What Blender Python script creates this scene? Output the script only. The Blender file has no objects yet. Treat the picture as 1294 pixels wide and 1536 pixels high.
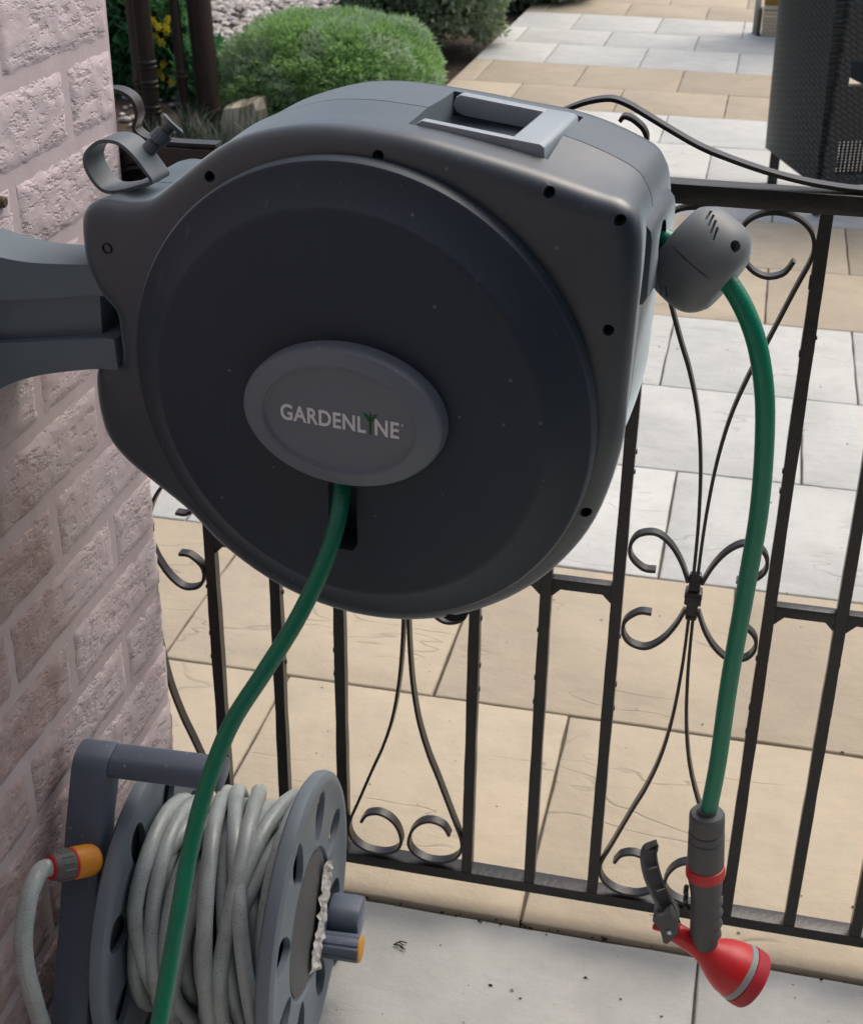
import bpy, bmesh, math, random
from mathutils import Vector, Matrix, noise
R = math.radians
random.seed(7)
scene = bpy.context.scene
COL = scene.collection

# ------------------------------------------------------------------ camera
cam_d = bpy.data.cameras.new('camera')
cam = bpy.data.objects.new('camera', cam_d); COL.objects.link(cam)
rx, ry, rz = (0.97507662, 0.2215363, 0.01213466), (-0.11455639, 0.45586504, 0.88264596), (0.19000635, -0.86203755, 0.46988174)
M = Matrix(((rx[0], ry[0], rz[0]), (rx[1], ry[1], rz[1]), (rx[2], ry[2], rz[2]))).to_4x4()
M.translation = (0.20524, -1.3, 1.24964)
cam.matrix_world = M
cam_d.sensor_fit = 'HORIZONTAL'; cam_d.sensor_width = 36; cam_d.lens = 59.866
cam_d.clip_start = 0.02; cam_d.clip_end = 500
cam_d.dof.use_dof = True; cam_d.dof.focus_distance = 1.15; cam_d.dof.aperture_fstop = 26
scene.camera = cam

# ------------------------------------------------------------------ light
world = bpy.data.worlds.new('World'); scene.world = world; world.use_nodes = True
nt = world.node_tree; bg = nt.nodes['Background']
SUN_EL, SUN_AZ = R(58), R(35)            # azimuth from +Y towards +X
sky = nt.nodes.new('ShaderNodeTexSky'); sky.sky_type = 'NISHITA'; sky.sun_disc = False
sky.sun_elevation = SUN_EL; sky.sun_rotation = SUN_AZ
sky.air_density = 1.0; sky.dust_density = 6.0; sky.ozone_density = 1.0
hs = nt.nodes.new('ShaderNodeHueSaturation'); hs.inputs['Saturation'].default_value = 0.9
nt.links.new(sky.outputs[0], hs.inputs['Color']); nt.links.new(hs.outputs[0], bg.inputs['Color'])
bg.inputs['Strength'].default_value = 0.12
sun_d = bpy.data.lights.new('sun', 'SUN'); sun_d.energy = 0.9; sun_d.angle = R(45); sun_d.color = (1, .94, .84)
sun = bpy.data.objects.new('sun', sun_d); COL.objects.link(sun)
sd = Vector((math.sin(SUN_AZ) * math.cos(SUN_EL), math.cos(SUN_AZ) * math.cos(SUN_EL), math.sin(SUN_EL)))
sun.rotation_euler = sd.to_track_quat('Z', 'Y').to_euler(); sun.location = (2, 3, 6)
scene.view_settings.view_transform = 'Standard'; scene.view_settings.look = 'None'
scene.view_settings.gamma = 1; scene.view_settings.use_curve_mapping = False
scene.view_settings.exposure = 0.62

# ------------------------------------------------------------------ helpers
def tag(o, label=None, cat=None, group=None, kind=None):
    if label: o['label'] = label
    if cat: o['category'] = cat
    if group: o['group'] = group
    if kind: o['kind'] = kind
    return o

def empty(name, loc=(0, 0, 0), rot=None, scale=1):
    o = bpy.data.objects.new(name, None); COL.objects.link(o)
    o.empty_display_size = .05
    m = (rot if rot else Matrix.Identity(3)).to_4x4(); m.translation = Vector(loc)
    o.matrix_world = m @ Matrix.Scale(scale, 4)
    return o

class MB:
    def __init__(s): s.v = []; s.f = []; s.uv = []; s.tint = []
    def add(s, verts, faces, uvs=None, tint=None):
        b = len(s.v); s.v += [tuple(v) for v in verts]
        s.f += [tuple(b + i for i in f) for f in faces]
        s.uv += list(uvs) if uvs else [(0, 0)] * len(verts)
        s.tint += [tint if tint is not None else .5] * len(verts)
    def build(s, name, mat, parent=None, smooth=True, recalc=True, bevel=0, sharp=None):
        me = bpy.data.meshes.new(name)
        me.from_pydata(s.v, [], s.f)
        uvl = me.uv_layers.new(name='UVMap')
        for l in me.loops: uvl.data[l.index].uv = s.uv[l.vertex_index]
        at = me.attributes.new('tint', 'FLOAT', 'POINT')
        at.data.foreach_set('value', s.tint)
        if recalc or bevel:
            bm = bmesh.new(); bm.from_mesh(me)
            if bevel:
                bmesh.ops.remove_doubles(bm, verts=bm.verts, dist=1e-6)
                bmesh.ops.recalc_face_normals(bm, faces=bm.faces)
                es = [e for e in bm.edges if len(e.link_faces) == 2 and e.calc_face_angle(0) > R(28)]
                bmesh.ops.bevel(bm, geom=es, offset=bevel, segments=2, affect='EDGES', profile=.6, clamp_overlap=True)
            bmesh.ops.recalc_face_normals(bm, faces=bm.faces)
            bm.to_mesh(me); bm.free()
        if smooth:
            me.polygons.foreach_set('use_smooth', [True] * len(me.polygons))
            me.set_sharp_from_angle(angle=R(sharp if sharp else 40))
        me.update()
        if mat: me.materials.append(mat)
        o = bpy.data.objects.new(name, me); COL.objects.link(o)
        if parent: o.parent = parent
        return o

def inst(name, me, parent=None, loc=(0, 0, 0), rot=None):
    o = bpy.data.objects.new(name, me); COL.objects.link(o); o.location = loc
    if rot: o.rotation_euler = rot
    if parent: o.parent = parent
    return o

def box(mb, c, s, rot=None, tint=None):
    c = Vector(c); h = Vector(s) / 2
    vs = [Vector((x * h.x, y * h.y, z * h.z)) for x in (-1, 1) for y in (-1, 1) for z in (-1, 1)]
    if rot: vs = [rot @ v for v in vs]
    fs = [(0, 1, 3, 2), (4, 6, 7, 5), (0, 4, 5, 1), (2, 3, 7, 6), (0, 2, 6, 4), (1, 5, 7, 3)]
    mb.add([v + c for v in vs], fs, tint=tint)

def prism(mb, poly, frame, d0, d1):
    """poly of (a,b); frame(a,b,d)->Vector; extruded d0..d1"""
    n = len(poly)
    vs = [frame(a, b, d0) for a, b in poly] + [frame(a, b, d1) for a, b in poly]
    fs = [tuple(range(n)), tuple(range(2 * n - 1, n - 1, -1))] + [(i, (i + 1) % n, n + (i + 1) % n, n + i) for i in range(n)]
    mb.add(vs, fs)

def catmull(pts, m=8, closed=False):
    P = [Vector(p) for p in pts]; n = len(P); out = []
    rng = range(n) if closed else range(n - 1)
    for i in rng:
        p1, p2 = P[i], P[(i + 1) % n]
        p0 = P[(i - 1) % n] if closed or i > 0 else p1 * 2 - p2
        p3 = P[(i + 2) % n] if closed or i + 2 < n else p2 * 2 - p1
        for k in range(m):
            t = k / m
            out.append(.5 * ((2 * p1) + (p2 - p0) * t + (2 * p0 - 5 * p1 + 4 * p2 - p3) * t * t + (3 * p1 - p0 - 3 * p2 + p3) * t ** 3))
    if not closed: out.append(P[-1])
    return out

def tube(mb, pts, r, n=14, caps=True, v0=0):
    P = [Vector(p) for p in pts]; m = len(P)
    T = [(P[min(i + 1, m - 1)] - P[max(i - 1, 0)]).normalized() for i in range(m)]
    up = Vector((0, 0, 1)) if abs(T[0].z) < .9 else Vector((1, 0, 0))
    N = (up - T[0] * up.dot(T[0])).normalized()
    vs, uv = [], []; L = v0
    for i in range(m):
        if i:
            N = (N - T[i] * N.dot(T[i])).normalized(); L += (P[i] - P[i - 1]).length
        B = T[i].cross(N); rr = r(i / (m - 1)) if callable(r) else r
        for k in range(n + 1):
            a = 2 * math.pi * k / n
            vs.append(P[i] + (N * math.cos(a) + B * math.sin(a)) * rr); uv.append((k / n, L))
    fs = [(i * (n + 1) + k, i * (n + 1) + k + 1, (i + 1) * (n + 1) + k + 1, (i + 1) * (n + 1) + k) for i in range(m - 1) for k in range(n)]
    if caps:
        fs.append(tuple(range(n - 1, -1, -1))); fs.append(tuple((m - 1) * (n + 1) + k for k in range(n)))
    mb.add(vs, fs, uv)

def strip(mb, path, frame, thick, width, d=0):
    """flat bar on edge: path of (a,b) in a plane, thickness in the plane, width along the plane normal d"""
    P = [Vector((p[0], p[1])) for p in path]; m = len(P); vs = []
    for i in range(m):
        t = (P[min(i + 1, m - 1)] - P[max(i - 1, 0)]).normalized(); nrm = Vector((-t.y, t.x)) * thick / 2
        a, b = P[i] + nrm, P[i] - nrm
        vs += [frame(a.x, a.y, d - width / 2), frame(a.x, a.y, d + width / 2), frame(b.x, b.y, d + width / 2), frame(b.x, b.y, d - width / 2)]
    fs = [(4 * i + k, 4 * i + (k + 1) % 4, 4 * i + 4 + (k + 1) % 4, 4 * i + 4 + k) for i in range(m - 1) for k in range(4)]
    fs += [(3, 2, 1, 0), tuple(4 * (m - 1) + k for k in range(4))]
    mb.add(vs, fs)

def lathe(mb, prof, frame, n=48, shape=None, cap0=False, cap1=False, a0=0, a1=2 * math.pi):
    """prof of (r,h); frame(x,y,h); shape(theta)->(sx,sy)"""
    vs, uv = [], []
    for r, h in prof:
        for k in range(n):
            a = 2 * math.pi * k / n; sx, sy = shape(a) if shape else (1, 1)
            vs.append(frame(r * math.cos(a) * sx, r * math.sin(a) * sy, h)); uv.append((k / n, h))
    fs = [(i * n + k, i * n + (k + 1) % n, (i + 1) * n + (k + 1) % n, (i + 1) * n + k) for i in range(len(prof) - 1) for k in range(n)]
    if cap0: fs.append(tuple(range(n - 1, -1, -1)))
    if cap1: fs.append(tuple((len(prof) - 1) * n + k for k in range(n)))
    mb.add(vs, fs, uv)

def axis_frame(o, z, x=None):
    o = Vector(o); z = Vector(z).normalized()
    x = Vector(x) if x else (Vector((0, 0, 1)) if abs(z.z) < .9 else Vector((1, 0, 0)))
    x = (x - z * x.dot(z)).normalized(); y = z.cross(x)
    return lambda a, b, h: o + x * a + y * b + z * h

def cut(o, cutters):
    """boolean difference, baked into the mesh, cutters removed"""
    for c in cutters:
        md = o.modifiers.new('cut', 'BOOLEAN'); md.operation = 'DIFFERENCE'; md.object = c; md.solver = 'EXACT'
    dg = bpy.context.evaluated_depsgraph_get(); dg.update()
    me = bpy.data.meshes.new_from_object(o.evaluated_get(dg))
    old = o.data; o.modifiers.clear(); o.data = me; me.name = old.name; bpy.data.meshes.remove(old)
    me.polygons.foreach_set('use_smooth', [True] * len(me.polygons)); me.set_sharp_from_angle(angle=R(34))
    for c in cutters:
        m = c.data; bpy.data.objects.remove(c); bpy.data.meshes.remove(m)

# ------------------------------------------------------------------ materials
def mat(name, color=(.5, .5, .5), rough=.6, spec=.5, metal=0):
    m = bpy.data.materials.new(name); m.use_nodes = True
    b = m.node_tree.nodes['Principled BSDF']
    b.inputs['Base Color'].default_value = (*color, 1); b.inputs['Roughness'].default_value = rough
    b.inputs['Specular IOR Level'].default_value = spec; b.inputs['Metallic'].default_value = metal
    return m, m.node_tree, b
def nd(t, typ, **kw):
    n = t.nodes.new(typ)
    for k, v in kw.items(): setattr(n, k, v)
    return n
def coords(t, kind='Object', scale=(1, 1, 1)):
    c = nd(t, 'ShaderNodeTexCoord'); mp = nd(t, 'ShaderNodeMapping'); mp.inputs['Scale'].default_value = scale
    if kind == 'World':
        g = nd(t, 'ShaderNodeNewGeometry'); t.links.new(g.outputs['Position'], mp.inputs[0])
    else: t.links.new(c.outputs[kind], mp.inputs[0])
    return mp.outputs[0]
def nz(t, vec, scale, detail=4, rough=.55, dist=0):
    n = nd(t, 'ShaderNodeTexNoise'); n.inputs['Scale'].default_value = scale; n.inputs['Detail'].default_value = detail
    n.inputs['Roughness'].default_value = rough; n.inputs['Distortion'].default_value = dist
    t.links.new(vec, n.inputs['Vector']); return n.outputs['Fac']
def ramp(t, fac, stops):
    r = nd(t, 'ShaderNodeValToRGB'); e = r.color_ramp.elements
    while len(e) < len(stops): e.new(.5)
    for el, (p, c) in zip(e, stops):
        el.position = p; el.color = (*c, 1) if isinstance(c, tuple) else (c, c, c, 1)
    t.links.new(fac, r.inputs[0]); return r.outputs[0]
def mix(t, a, b, fac, mode='MIX'):
    m = nd(t, 'ShaderNodeMix', data_type='RGBA', blend_type=mode)
    for s, v in ((0, fac), (6, a), (7, b)):
        if isinstance(v, (int, float)): m.inputs[s].default_value = v if s == 0 else (v, v, v, 1)
        elif isinstance(v, tuple): m.inputs[s].default_value = (*v, 1)
        else: t.links.new(v, m.inputs[s])
    return m.outputs[2]
def math_(t, op, a, b=0.):
    m = nd(t, 'ShaderNodeMath', operation=op)
    for i, v in enumerate((a, b)):
        if isinstance(v, (int, float)): m.inputs[i].default_value = v
        else: t.links.new(v, m.inputs[i])
    return m.outputs[0]
def bump(t, b, h, strength=.3, dist=.001, prev=None):
    n = nd(t, 'ShaderNodeBump'); n.inputs['Strength'].default_value = strength; n.inputs['Distance'].default_value = dist
    t.links.new(h, n.inputs['Height'])
    if prev: t.links.new(prev, n.inputs['Normal'])
    t.links.new(n.outputs[0], b.inputs['Normal']); return n.outputs[0]

def plastic(name, color, rough=.5, spec=.5, dust=.12, speck=True, grain=.12, sheen=.0, tint=(.70, .86, 1.)):
    m, t, b = mat(name, color, rough, spec)
    b.inputs['Sheen Weight'].default_value = sheen; b.inputs['Sheen Roughness'].default_value = .32; b.inputs['Sheen Tint'].default_value = (*tint, 1)
    w = coords(t, 'World')
    n1 = nz(t, w, 9, 5, .6); n2 = nz(t, w, 60, 3)
    d = math_(t, 'MULTIPLY', ramp(t, n1, [(.35, 0.), (.75, 1.)]), dust)
    lite = tuple(min(1, c * 1.5 + .03) for c in color)
    c = mix(t, tuple(color), lite, d)
    if speck:
        v = nd(t, 'ShaderNodeTexVoronoi'); v.inputs['Scale'].default_value = 42; t.links.new(w, v.inputs['Vector'])
        pt = math_(t, 'LESS_THAN', v.outputs['Distance'], .062)
        on = math_(t, 'GREATER_THAN', nz(t, w, 17, 2), .47)
        c = mix(t, c, tuple(min(1, q * 2 + .07) for q in color), math_(t, 'MULTIPLY', math_(t, 'MULTIPLY', pt, on), .8))
        sc = coords(t, 'World', (130, 130, 3))
        s1 = ramp(t, nz(t, sc, 1, 1), [(.715, 0.), (.76, 1.)])
        c = mix(t, c, tuple(min(1, q * 2 + .05) for q in color), math_(t, 'MULTIPLY', s1, .3))
    t.links.new(c, b.inputs['Base Color'])
    rr = math_(t, 'ADD', math_(t, 'MULTIPLY', n2, .12), rough - .06); t.links.new(rr, b.inputs['Roughness'])
    bump(t, b, nz(t, w, 900, 2), grain, .0006)
    return m
M_casing = plastic('charcoal_plastic', (.010, .023, .036), .37, .85, sheen=.7, tint=(.72, .88, 1.))
M_disc = plastic('disc_plastic', (.015, .026, .040), .5, .36, sheen=.35)
M_badge = plastic('badge_plastic', (.118, .142, .172), .50, .5, dust=.08)
M_handle = plastic('grey_handle_plastic', (.27, .32, .355), .42, .55, speck=False, sheen=.6)
M_arm = plastic('bracket_plastic', (.085, .122, .150), .45, .55, dust=.2, speck=False, sheen=.8)
M_strap = plastic('strap_plastic', (.07, .092, .108), .45, .5, speck=False, sheen=.25)
M_ball = plastic('stopper_rubber', (.105, .120, .130), .5, .5, dust=.3, speck=False, sheen=.5)
M_dark = plastic('dark_plastic', (.02, .022, .025), .5, .4, speck=False)
M_hole = plastic('shadow_gap_plastic', (.012, .012, .013), .7, .2, speck=False)
M_cart = plastic('cart_frame_plastic', (.090, .116, .165), .5, .5, sheen=.3)
M_flange = plastic('cart_flange_plastic', (.145, .185, .22), .5, .5, dust=.25, speck=False)
M_hub = plastic('cart_hub_plastic', (.072, .076, .084), .5, .45, speck=False)
M_orange = plastic('orange_plastic', (.62, .24, .015), .45, .5, speck=False)
M_yellow = plastic('yellow_plastic', (.62, .30, .03), .5, .4, speck=False)
M_conngrey = plastic('connector_grey', (.10, .11, .11), .55, .4, speck=False)
M_grip = plastic('grip_rubber', (.075, .080, .086), .55, .45, speck=False)
M_red = plastic('red_plastic', (.50, .012, .016), .36, .5, dust=.03, speck=False, grain=.03)
M_redface = plastic('red_face_rubber', (.36, .018, .03), .5, .4, dust=.05, speck=False)
M_band = plastic('band_silver', (.24, .27, .27), .4, .5, speck=False)
M_steel = mat('steel', (.5, .5, .5), .35, .5, 1)[0]
M_letter, t, b = mat('letter_print', (.62, .65, .68), .55, .3)
M_green_letter = mat('leaf_print', (.012, .10, .025), .55, .3)[0]

def gate_paint():
    m, t, b = mat('black_gate_paint', (.012, .010, .010), .33, .5)
    w = coords(t, 'World'); n = nz(t, w, 35, 5, .65)
    c = mix(t, (.009, .008, .008), (.028, .018, .013), ramp(t, n, [(.5, 0.), (.75, 1.)]))
    ch = ramp(t, nz(t, w, 85, 4, .7), [(.70, 0.), (.73, 1.)])
    c = mix(t, c, (.06, .03, .018), math_(t, 'MULTIPLY', ch, .7)); t.links.new(c, b.inputs['Base Color'])
    t.links.new(math_(t, 'ADD', math_(t, 'MULTIPLY', n, .25), .22), b.inputs['Roughness'])
    bump(t, b, nz(t, w, 160, 4, .7), .5, .0012); return m
M_gate = gate_paint()

def hose_mat(name, color, rough, rib, amt, dirt=0.):
    m, t, b = mat(name, color, rough, .5)
    c = nd(t, 'ShaderNodeTexCoord'); sep = nd(t, 'ShaderNodeSeparateXYZ'); t.links.new(c.outputs['UV'], sep.inputs[0])
    u, v = sep.outputs[0], sep.outputs[1]
    def wave(s): return math_(t, 'SINE', math_(t, 'ADD', math_(t, 'MULTIPLY', v, 2 * math.pi / rib), math_(t, 'MULTIPLY', u, s * 2 * math.pi * 3)))
    h = math_(t, 'MAXIMUM', wave(1), wave(-1)); w = coords(t, 'World')
    dark = tuple(q * .86 for q in color)
    cc = mix(t, dark, color, math_(t, 'ADD', math_(t, 'MULTIPLY', h, .3), .7))
    if dirt:
        g = ramp(t, nz(t, w, 26, 5, .65), [(.42, 0.), (.68, 1.)])
        cc = mix(t, cc, (.10, .095, .075), math_(t, 'MULTIPLY', g, dirt))
        s = ramp(t, nz(t, w, 420, 2), [(.62, 0.), (.66, 1.)]); cc = mix(t, cc, (.06, .055, .05), math_(t, 'MULTIPLY', s, .35))
    t.links.new(cc, b.inputs['Base Color']); bump(t, b, h, amt, .0009); return m
M_hose_g = hose_mat('green_hose', (.0, .200, .112), .36, .0032, .10)
M_hose_g2 = hose_mat('green_supply_hose', (.0, .130, .072), .36, .0026, .15)
M_hose_w = hose_mat('grey_hose', (.385, .44, .445), .30, .0034, .06, .36)

def slab_mat(name, c1, c2, c3):
    m, t, b = mat(name, c1, .75, .35)
    w = coords(t, 'World'); oi = nd(t, 'ShaderNodeObjectInfo')
    off = nd(t, 'ShaderNodeVectorMath', operation='MULTIPLY_ADD'); t.links.new(oi.outputs['Random'], off.inputs[0])
    off.inputs[1].default_value = (31, 17, 9); t.links.new(w, off.inputs[2]); w2 = off.outputs[0]
    c = mix(t, c1, c2, ramp(t, nz(t, w2, 4.2, 5, .6), [(.3, 0.), (.72, 1.)]))
    c = mix(t, c, c3, math_(t, 'MULTIPLY', ramp(t, nz(t, w2, 14, 6, .7), [(.42, 0.), (.72, 1.)]), .85))
    # riven veins
    wv = nd(t, 'ShaderNodeMapping'); wv.inputs['Scale'].default_value = (1.3, 4.2, 1); t.links.new(w2, wv.inputs[0])
    vn = nz(t, wv.outputs[0], 1.9, 3, .5, .35); vv = math_(t, 'ABSOLUTE', math_(t, 'SUBTRACT', vn, .5))
    line = ramp(t, vv, [(.0, 1.), (.009, 0.)]); gate_ = ramp(t, nz(t, w2, 5, 2), [(.5, 0.), (.6, 1.)])
    vein = math_(t, 'MULTIPLY', line, gate_)
    c = mix(t, c, tuple(q * .42 for q in c1), math_(t, 'MULTIPLY', vein, .34))
    st = ramp(t, nz(t, w2, 2.1, 4, .6), [(.52, 0.), (.70, 1.)]); c = mix(t, c, tuple(q * .72 for q in c1), math_(t, 'MULTIPLY', st, .35))
    # specks
    sp = ramp(t, nz(t, w2, 210, 2, .6), [(.69, 0.), (.72, 1.)]); c = mix(t, c, tuple(q * .5 for q in c2), math_(t, 'MULTIPLY', sp, .4))
    br = math_(t, 'ADD', math_(t, 'MULTIPLY', oi.outputs['Random'], .16), .92)
    c = mix(t, c, br, 1, 'MULTIPLY'); t.links.new(c, b.inputs['Base Color'])
    h = math_(t, 'ADD', math_(t, 'MULTIPLY', vn, 1.), math_(t, 'MULTIPLY', nz(t, w2, 30, 6, .7), .35))
    h = math_(t, 'SUBTRACT', h, math_(t, 'MULTIPLY', vein, .25))
    n1 = bump(t, b, h, .5, .012); bump(t, b, nz(t, w2, 260, 3), .25, .0012, n1)
    return m
M_tan = slab_mat('buff_stone', (.390, .330, .242), (.430, .370, .280), (.35, .302, .230))
M_white = slab_mat('pale_grey_stone', (.455, .466, .445), (.50, .506, .484), (.395, .405, .385))
def simple_noise(name, c1, c2, scale, rough=.9, bs=.5, bd=.01, kind='World', spec=.3):
    m, t, b = mat(name, c1, rough, spec); w = coords(t, kind)
    n = nz(t, w, scale, 6, .65); t.links.new(mix(t, c1, c2, ramp(t, n, [(.35, 0.), (.7, 1.)])), b.inputs['Base Color'])
    bump(t, b, n, bs, bd); return m
M_grout = simple_noise('joint_mortar', (.10, .085, .065), (.055, .045, .038), 40, .95)
M_soil = simple_noise('garden_soil', (.075, .052, .038), (.035, .025, .018), 30, .95, .8, .02)
M_pebbles = None
def brick_mat():
    m, t, b = mat('mauve_masonry_paint', (.57, .475, .49), .8, .3); w = coords(t, 'World')
    c = mix(t, (.60, .525, .55), (.53, .45, .465), ramp(t, nz(t, w, 7, 5, .6), [(.35, 0.), (.7, 1.)]))
    # darker tone in the deeper pits
    # flaky crevices of the rock face, longer than they are high
    n2 = nz(t, coords(t, 'World', (1, 1, 2.3)), 52, 3.5, .60)
    pit = ramp(t, n2, [(.50, 0.), (.66, 1.)]); c = mix(t, c, (.21, .15, .14), math_(t, 'MULTIPLY', ramp(t, n2, [(.63, 0.), (.72, 1.)]), .5))
    lump = nz(t, coords(t, 'World', (1, 1, 1.5)), 24, 3, .5)
    # rusty damp stain low on the wall, nearer the viewer
    sep = nd(t, 'ShaderNodeSeparateXYZ'); t.links.new(w, sep.inputs[0])
    ny = math_(t, 'ADD', math_(t, 'MULTIPLY', sep.outputs[1], -1.), math_(t, 'MULTIPLY', math_(t, 'SUBTRACT', nz(t, w, 11, 3), .5), .16))
    s = ramp(t, ny, [(.215, 0.), (.255, 1.)])
    zz = ramp(t, math_(t, 'ADD', sep.outputs[2], math_(t, 'MULTIPLY', nz(t, w, 6, 3), .12)), [(.70, 1.), (.80, 0.)])
    st = math_(t, 'MULTIPLY', math_(t, 'MULTIPLY', s, zz), ramp(t, nz(t, w, 40, 5, .7), [(.3, .35), (.6, 1.)]))
    c = mix(t, c, (.25, .145, .115), math_(t, 'MULTIPLY', st, .55)); t.links.new(c, b.inputs['Base Color'])
    hh = math_(t, 'SUBTRACT', math_(t, 'MULTIPLY', lump, .9), math_(t, 'MULTIPLY', pit, .55)); n1 = bump(t, b, hh, .50, .0048); bump(t, b, nz(t, w, 260, 2, .5), .25, .0010, n1)
    return m
M_brick = brick_mat()
M_mortar = simple_noise('painted_mortar', (.565, .49, .51), (.50, .425, .44), 20, .8, .35, .004)
def leaf_mat(name, stops, rough=.5, trans=.4, gray=None):
    m, t, b = mat(name, (.05, .1, .03), rough, .3)
    a = nd(t, 'ShaderNodeAttribute', attribute_name='tint')
    c = ramp(t, a.outputs['Fac'], stops)
    if gray:
        w = coords(t, 'World'); g = ramp(t, nz(t, w, 7.5, 3, .6), [(.46, 0.), (.62, 1.)])
        c = mix(t, c, gray, math_(t, 'MULTIPLY', g, .55))
    t.links.new(c, b.inputs['Base Color'])
    b.inputs['Subsurface Weight'].default_value = 0
    tr = nd(t, 'ShaderNodeBsdfTranslucent'); t.links.new(c, tr.inputs[0])
    mx = nd(t, 'ShaderNodeMixShader'); mx.inputs[0].default_value = trans
    out = t.nodes['Material Output']; t.links.new(b.outputs[0], mx.inputs[1]); t.links.new(tr.outputs[0], mx.inputs[2]); t.links.new(mx.outputs[0], out.inputs[0])
    return m
M_bush = leaf_mat('bright_conifer_leaf', [(0., (.15, .27, .08)), (.5, (.27, .46, .15)), (1., (.38, .56, .24))], gray=(.50, .56, .50))
M_shrub = leaf_mat('grey_green_leaf', [(0., (.11, .16, .08)), (.45, (.27, .36, .21)), (.8, (.40, .47, .34)), (1., (.40, .28, .17))])
M_darkleaf = leaf_mat('feathery_leaf', [(0., (.03, .11, .045)), (.6, (.08, .24, .10)), (1., (.17, .34, .12))])
M_bladeleaf = leaf_mat('grey_blade_leaf', [(0., (.03, .05, .035)), (.6, (.085, .12, .085)), (1., (.16, .19, .14))])
M_flower = leaf_mat('yellow_petal', [(0., (.55, .36, .01)), (1., (.75, .6, .05))])
M_bark = simple_noise('twig_bark', (.05, .035, .022), (.10, .075, .05), 50)
def wood(name, c1, c2, sc=(30, 30, 2), rough=.5, scale=3):
    m, t, b = mat(name, c1, rough, .4); w = coords(t, 'World', sc)
    n = nz(t, w, scale, 5, .6, .5); t.links.new(mix(t, c1, c2, ramp(t, n, [(.35, 0.), (.7, 1.)])), b.inputs['Base Color'])
    bump(t, b, n, .25, .002); return m
M_stake1 = wood('dark_brown_wood', (.018, .011, .008), (.038, .020, .013))
M_stake2 = wood('mid_brown_wood', (.055, .036, .020), (.085, .055, .030))
M_step = wood('pale_step_wood', (.62, .51, .36), (.52, .42, .29), (3, 30, 30), .7)
M_post = wood('orange_pine', (.42, .235, .05), (.34, .18, .035), (20, 20, 3), .5)
M_stepend = wood('step_end_wood', (.10, .075, .04), (.07, .05, .03))
M_whitewood = wood('cream_painted_wood', (.55, .52, .45), (.5, .47, .4))
M_wicker, t, b = mat('charcoal_wicker', (.022, .025, .027), .5, .5)
c_ = nd(t, 'ShaderNodeTexCoord'); mp_ = nd(t, 'ShaderNodeMapping'); mp_.inputs['Rotation'].default_value = (0, 0, R(33)); t.links.new(c_.outputs['UV'], mp_.inputs[0]); w = mp_.outputs[0]
br = nd(t, 'ShaderNodeTexBrick'); br.inputs['Scale'].default_value = 34; br.inputs['Mortar Size'].default_value = .09; br.inputs['Mortar Smooth'].default_value = 1
br.inputs['Brick Width'].default_value = .9; br.inputs['Row Height'].default_value = .45
t.links.new(w, br.inputs['Vector']); t.links.new(mix(t, (.042, .048, .050), (.014, .016, .017), br.outputs['Fac']), b.inputs['Base Color'])
inv = math_(t, 'SUBTRACT', 1., br.outputs['Fac']); bump(t, b, inv, .9, .006)
M_cushion = simple_noise('slate_cushion_fabric', (.10, .14, .175), (.085, .12, .15), 300, .9, .3, .001)
M_pebble = leaf_mat('pebble_stone', [(0., (.16, .145, .13)), (.5, (.33, .30, .28)), (1., (.56, .54, .51))], .8, 0.)
M_rock = None
m, t, b = mat('striped_sandstone', (.5, .42, .28), .85, .3); w = coords(t, 'Object', (55, 20, 3)); n = nz(t, w, 1, 4, .6)
t.links.new(mix(t, (.52, .46, .33), (.17, .15, .09), ramp(t, n, [(.44, 0.), (.62, 1.)])), b.inputs['Base Color']); bump(t, b, n, .6, .008); M_rock = m
M_litter = leaf_mat('dry_litter', [(0., (.012, .010, .008)), (.7, (.05, .04, .03)), (1., (.5, .48, .44))], .9, 0.)
def label_mat():
    m, t, b = mat('torn_paper', (.6, .6, .58), .8, .3); w = coords(t, 'World')
    c = mix(t, (.62, .62, .60), (.22, .19, .16), ramp(t, nz(t, w, 60, 5, .7), [(.5, 0.), (.68, 1.)])); t.links.new(c, b.inputs['Base Color'])
    bump(t, b, nz(t, w, 130, 5, .7), .8, .004); return m
M_label = label_mat()

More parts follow.
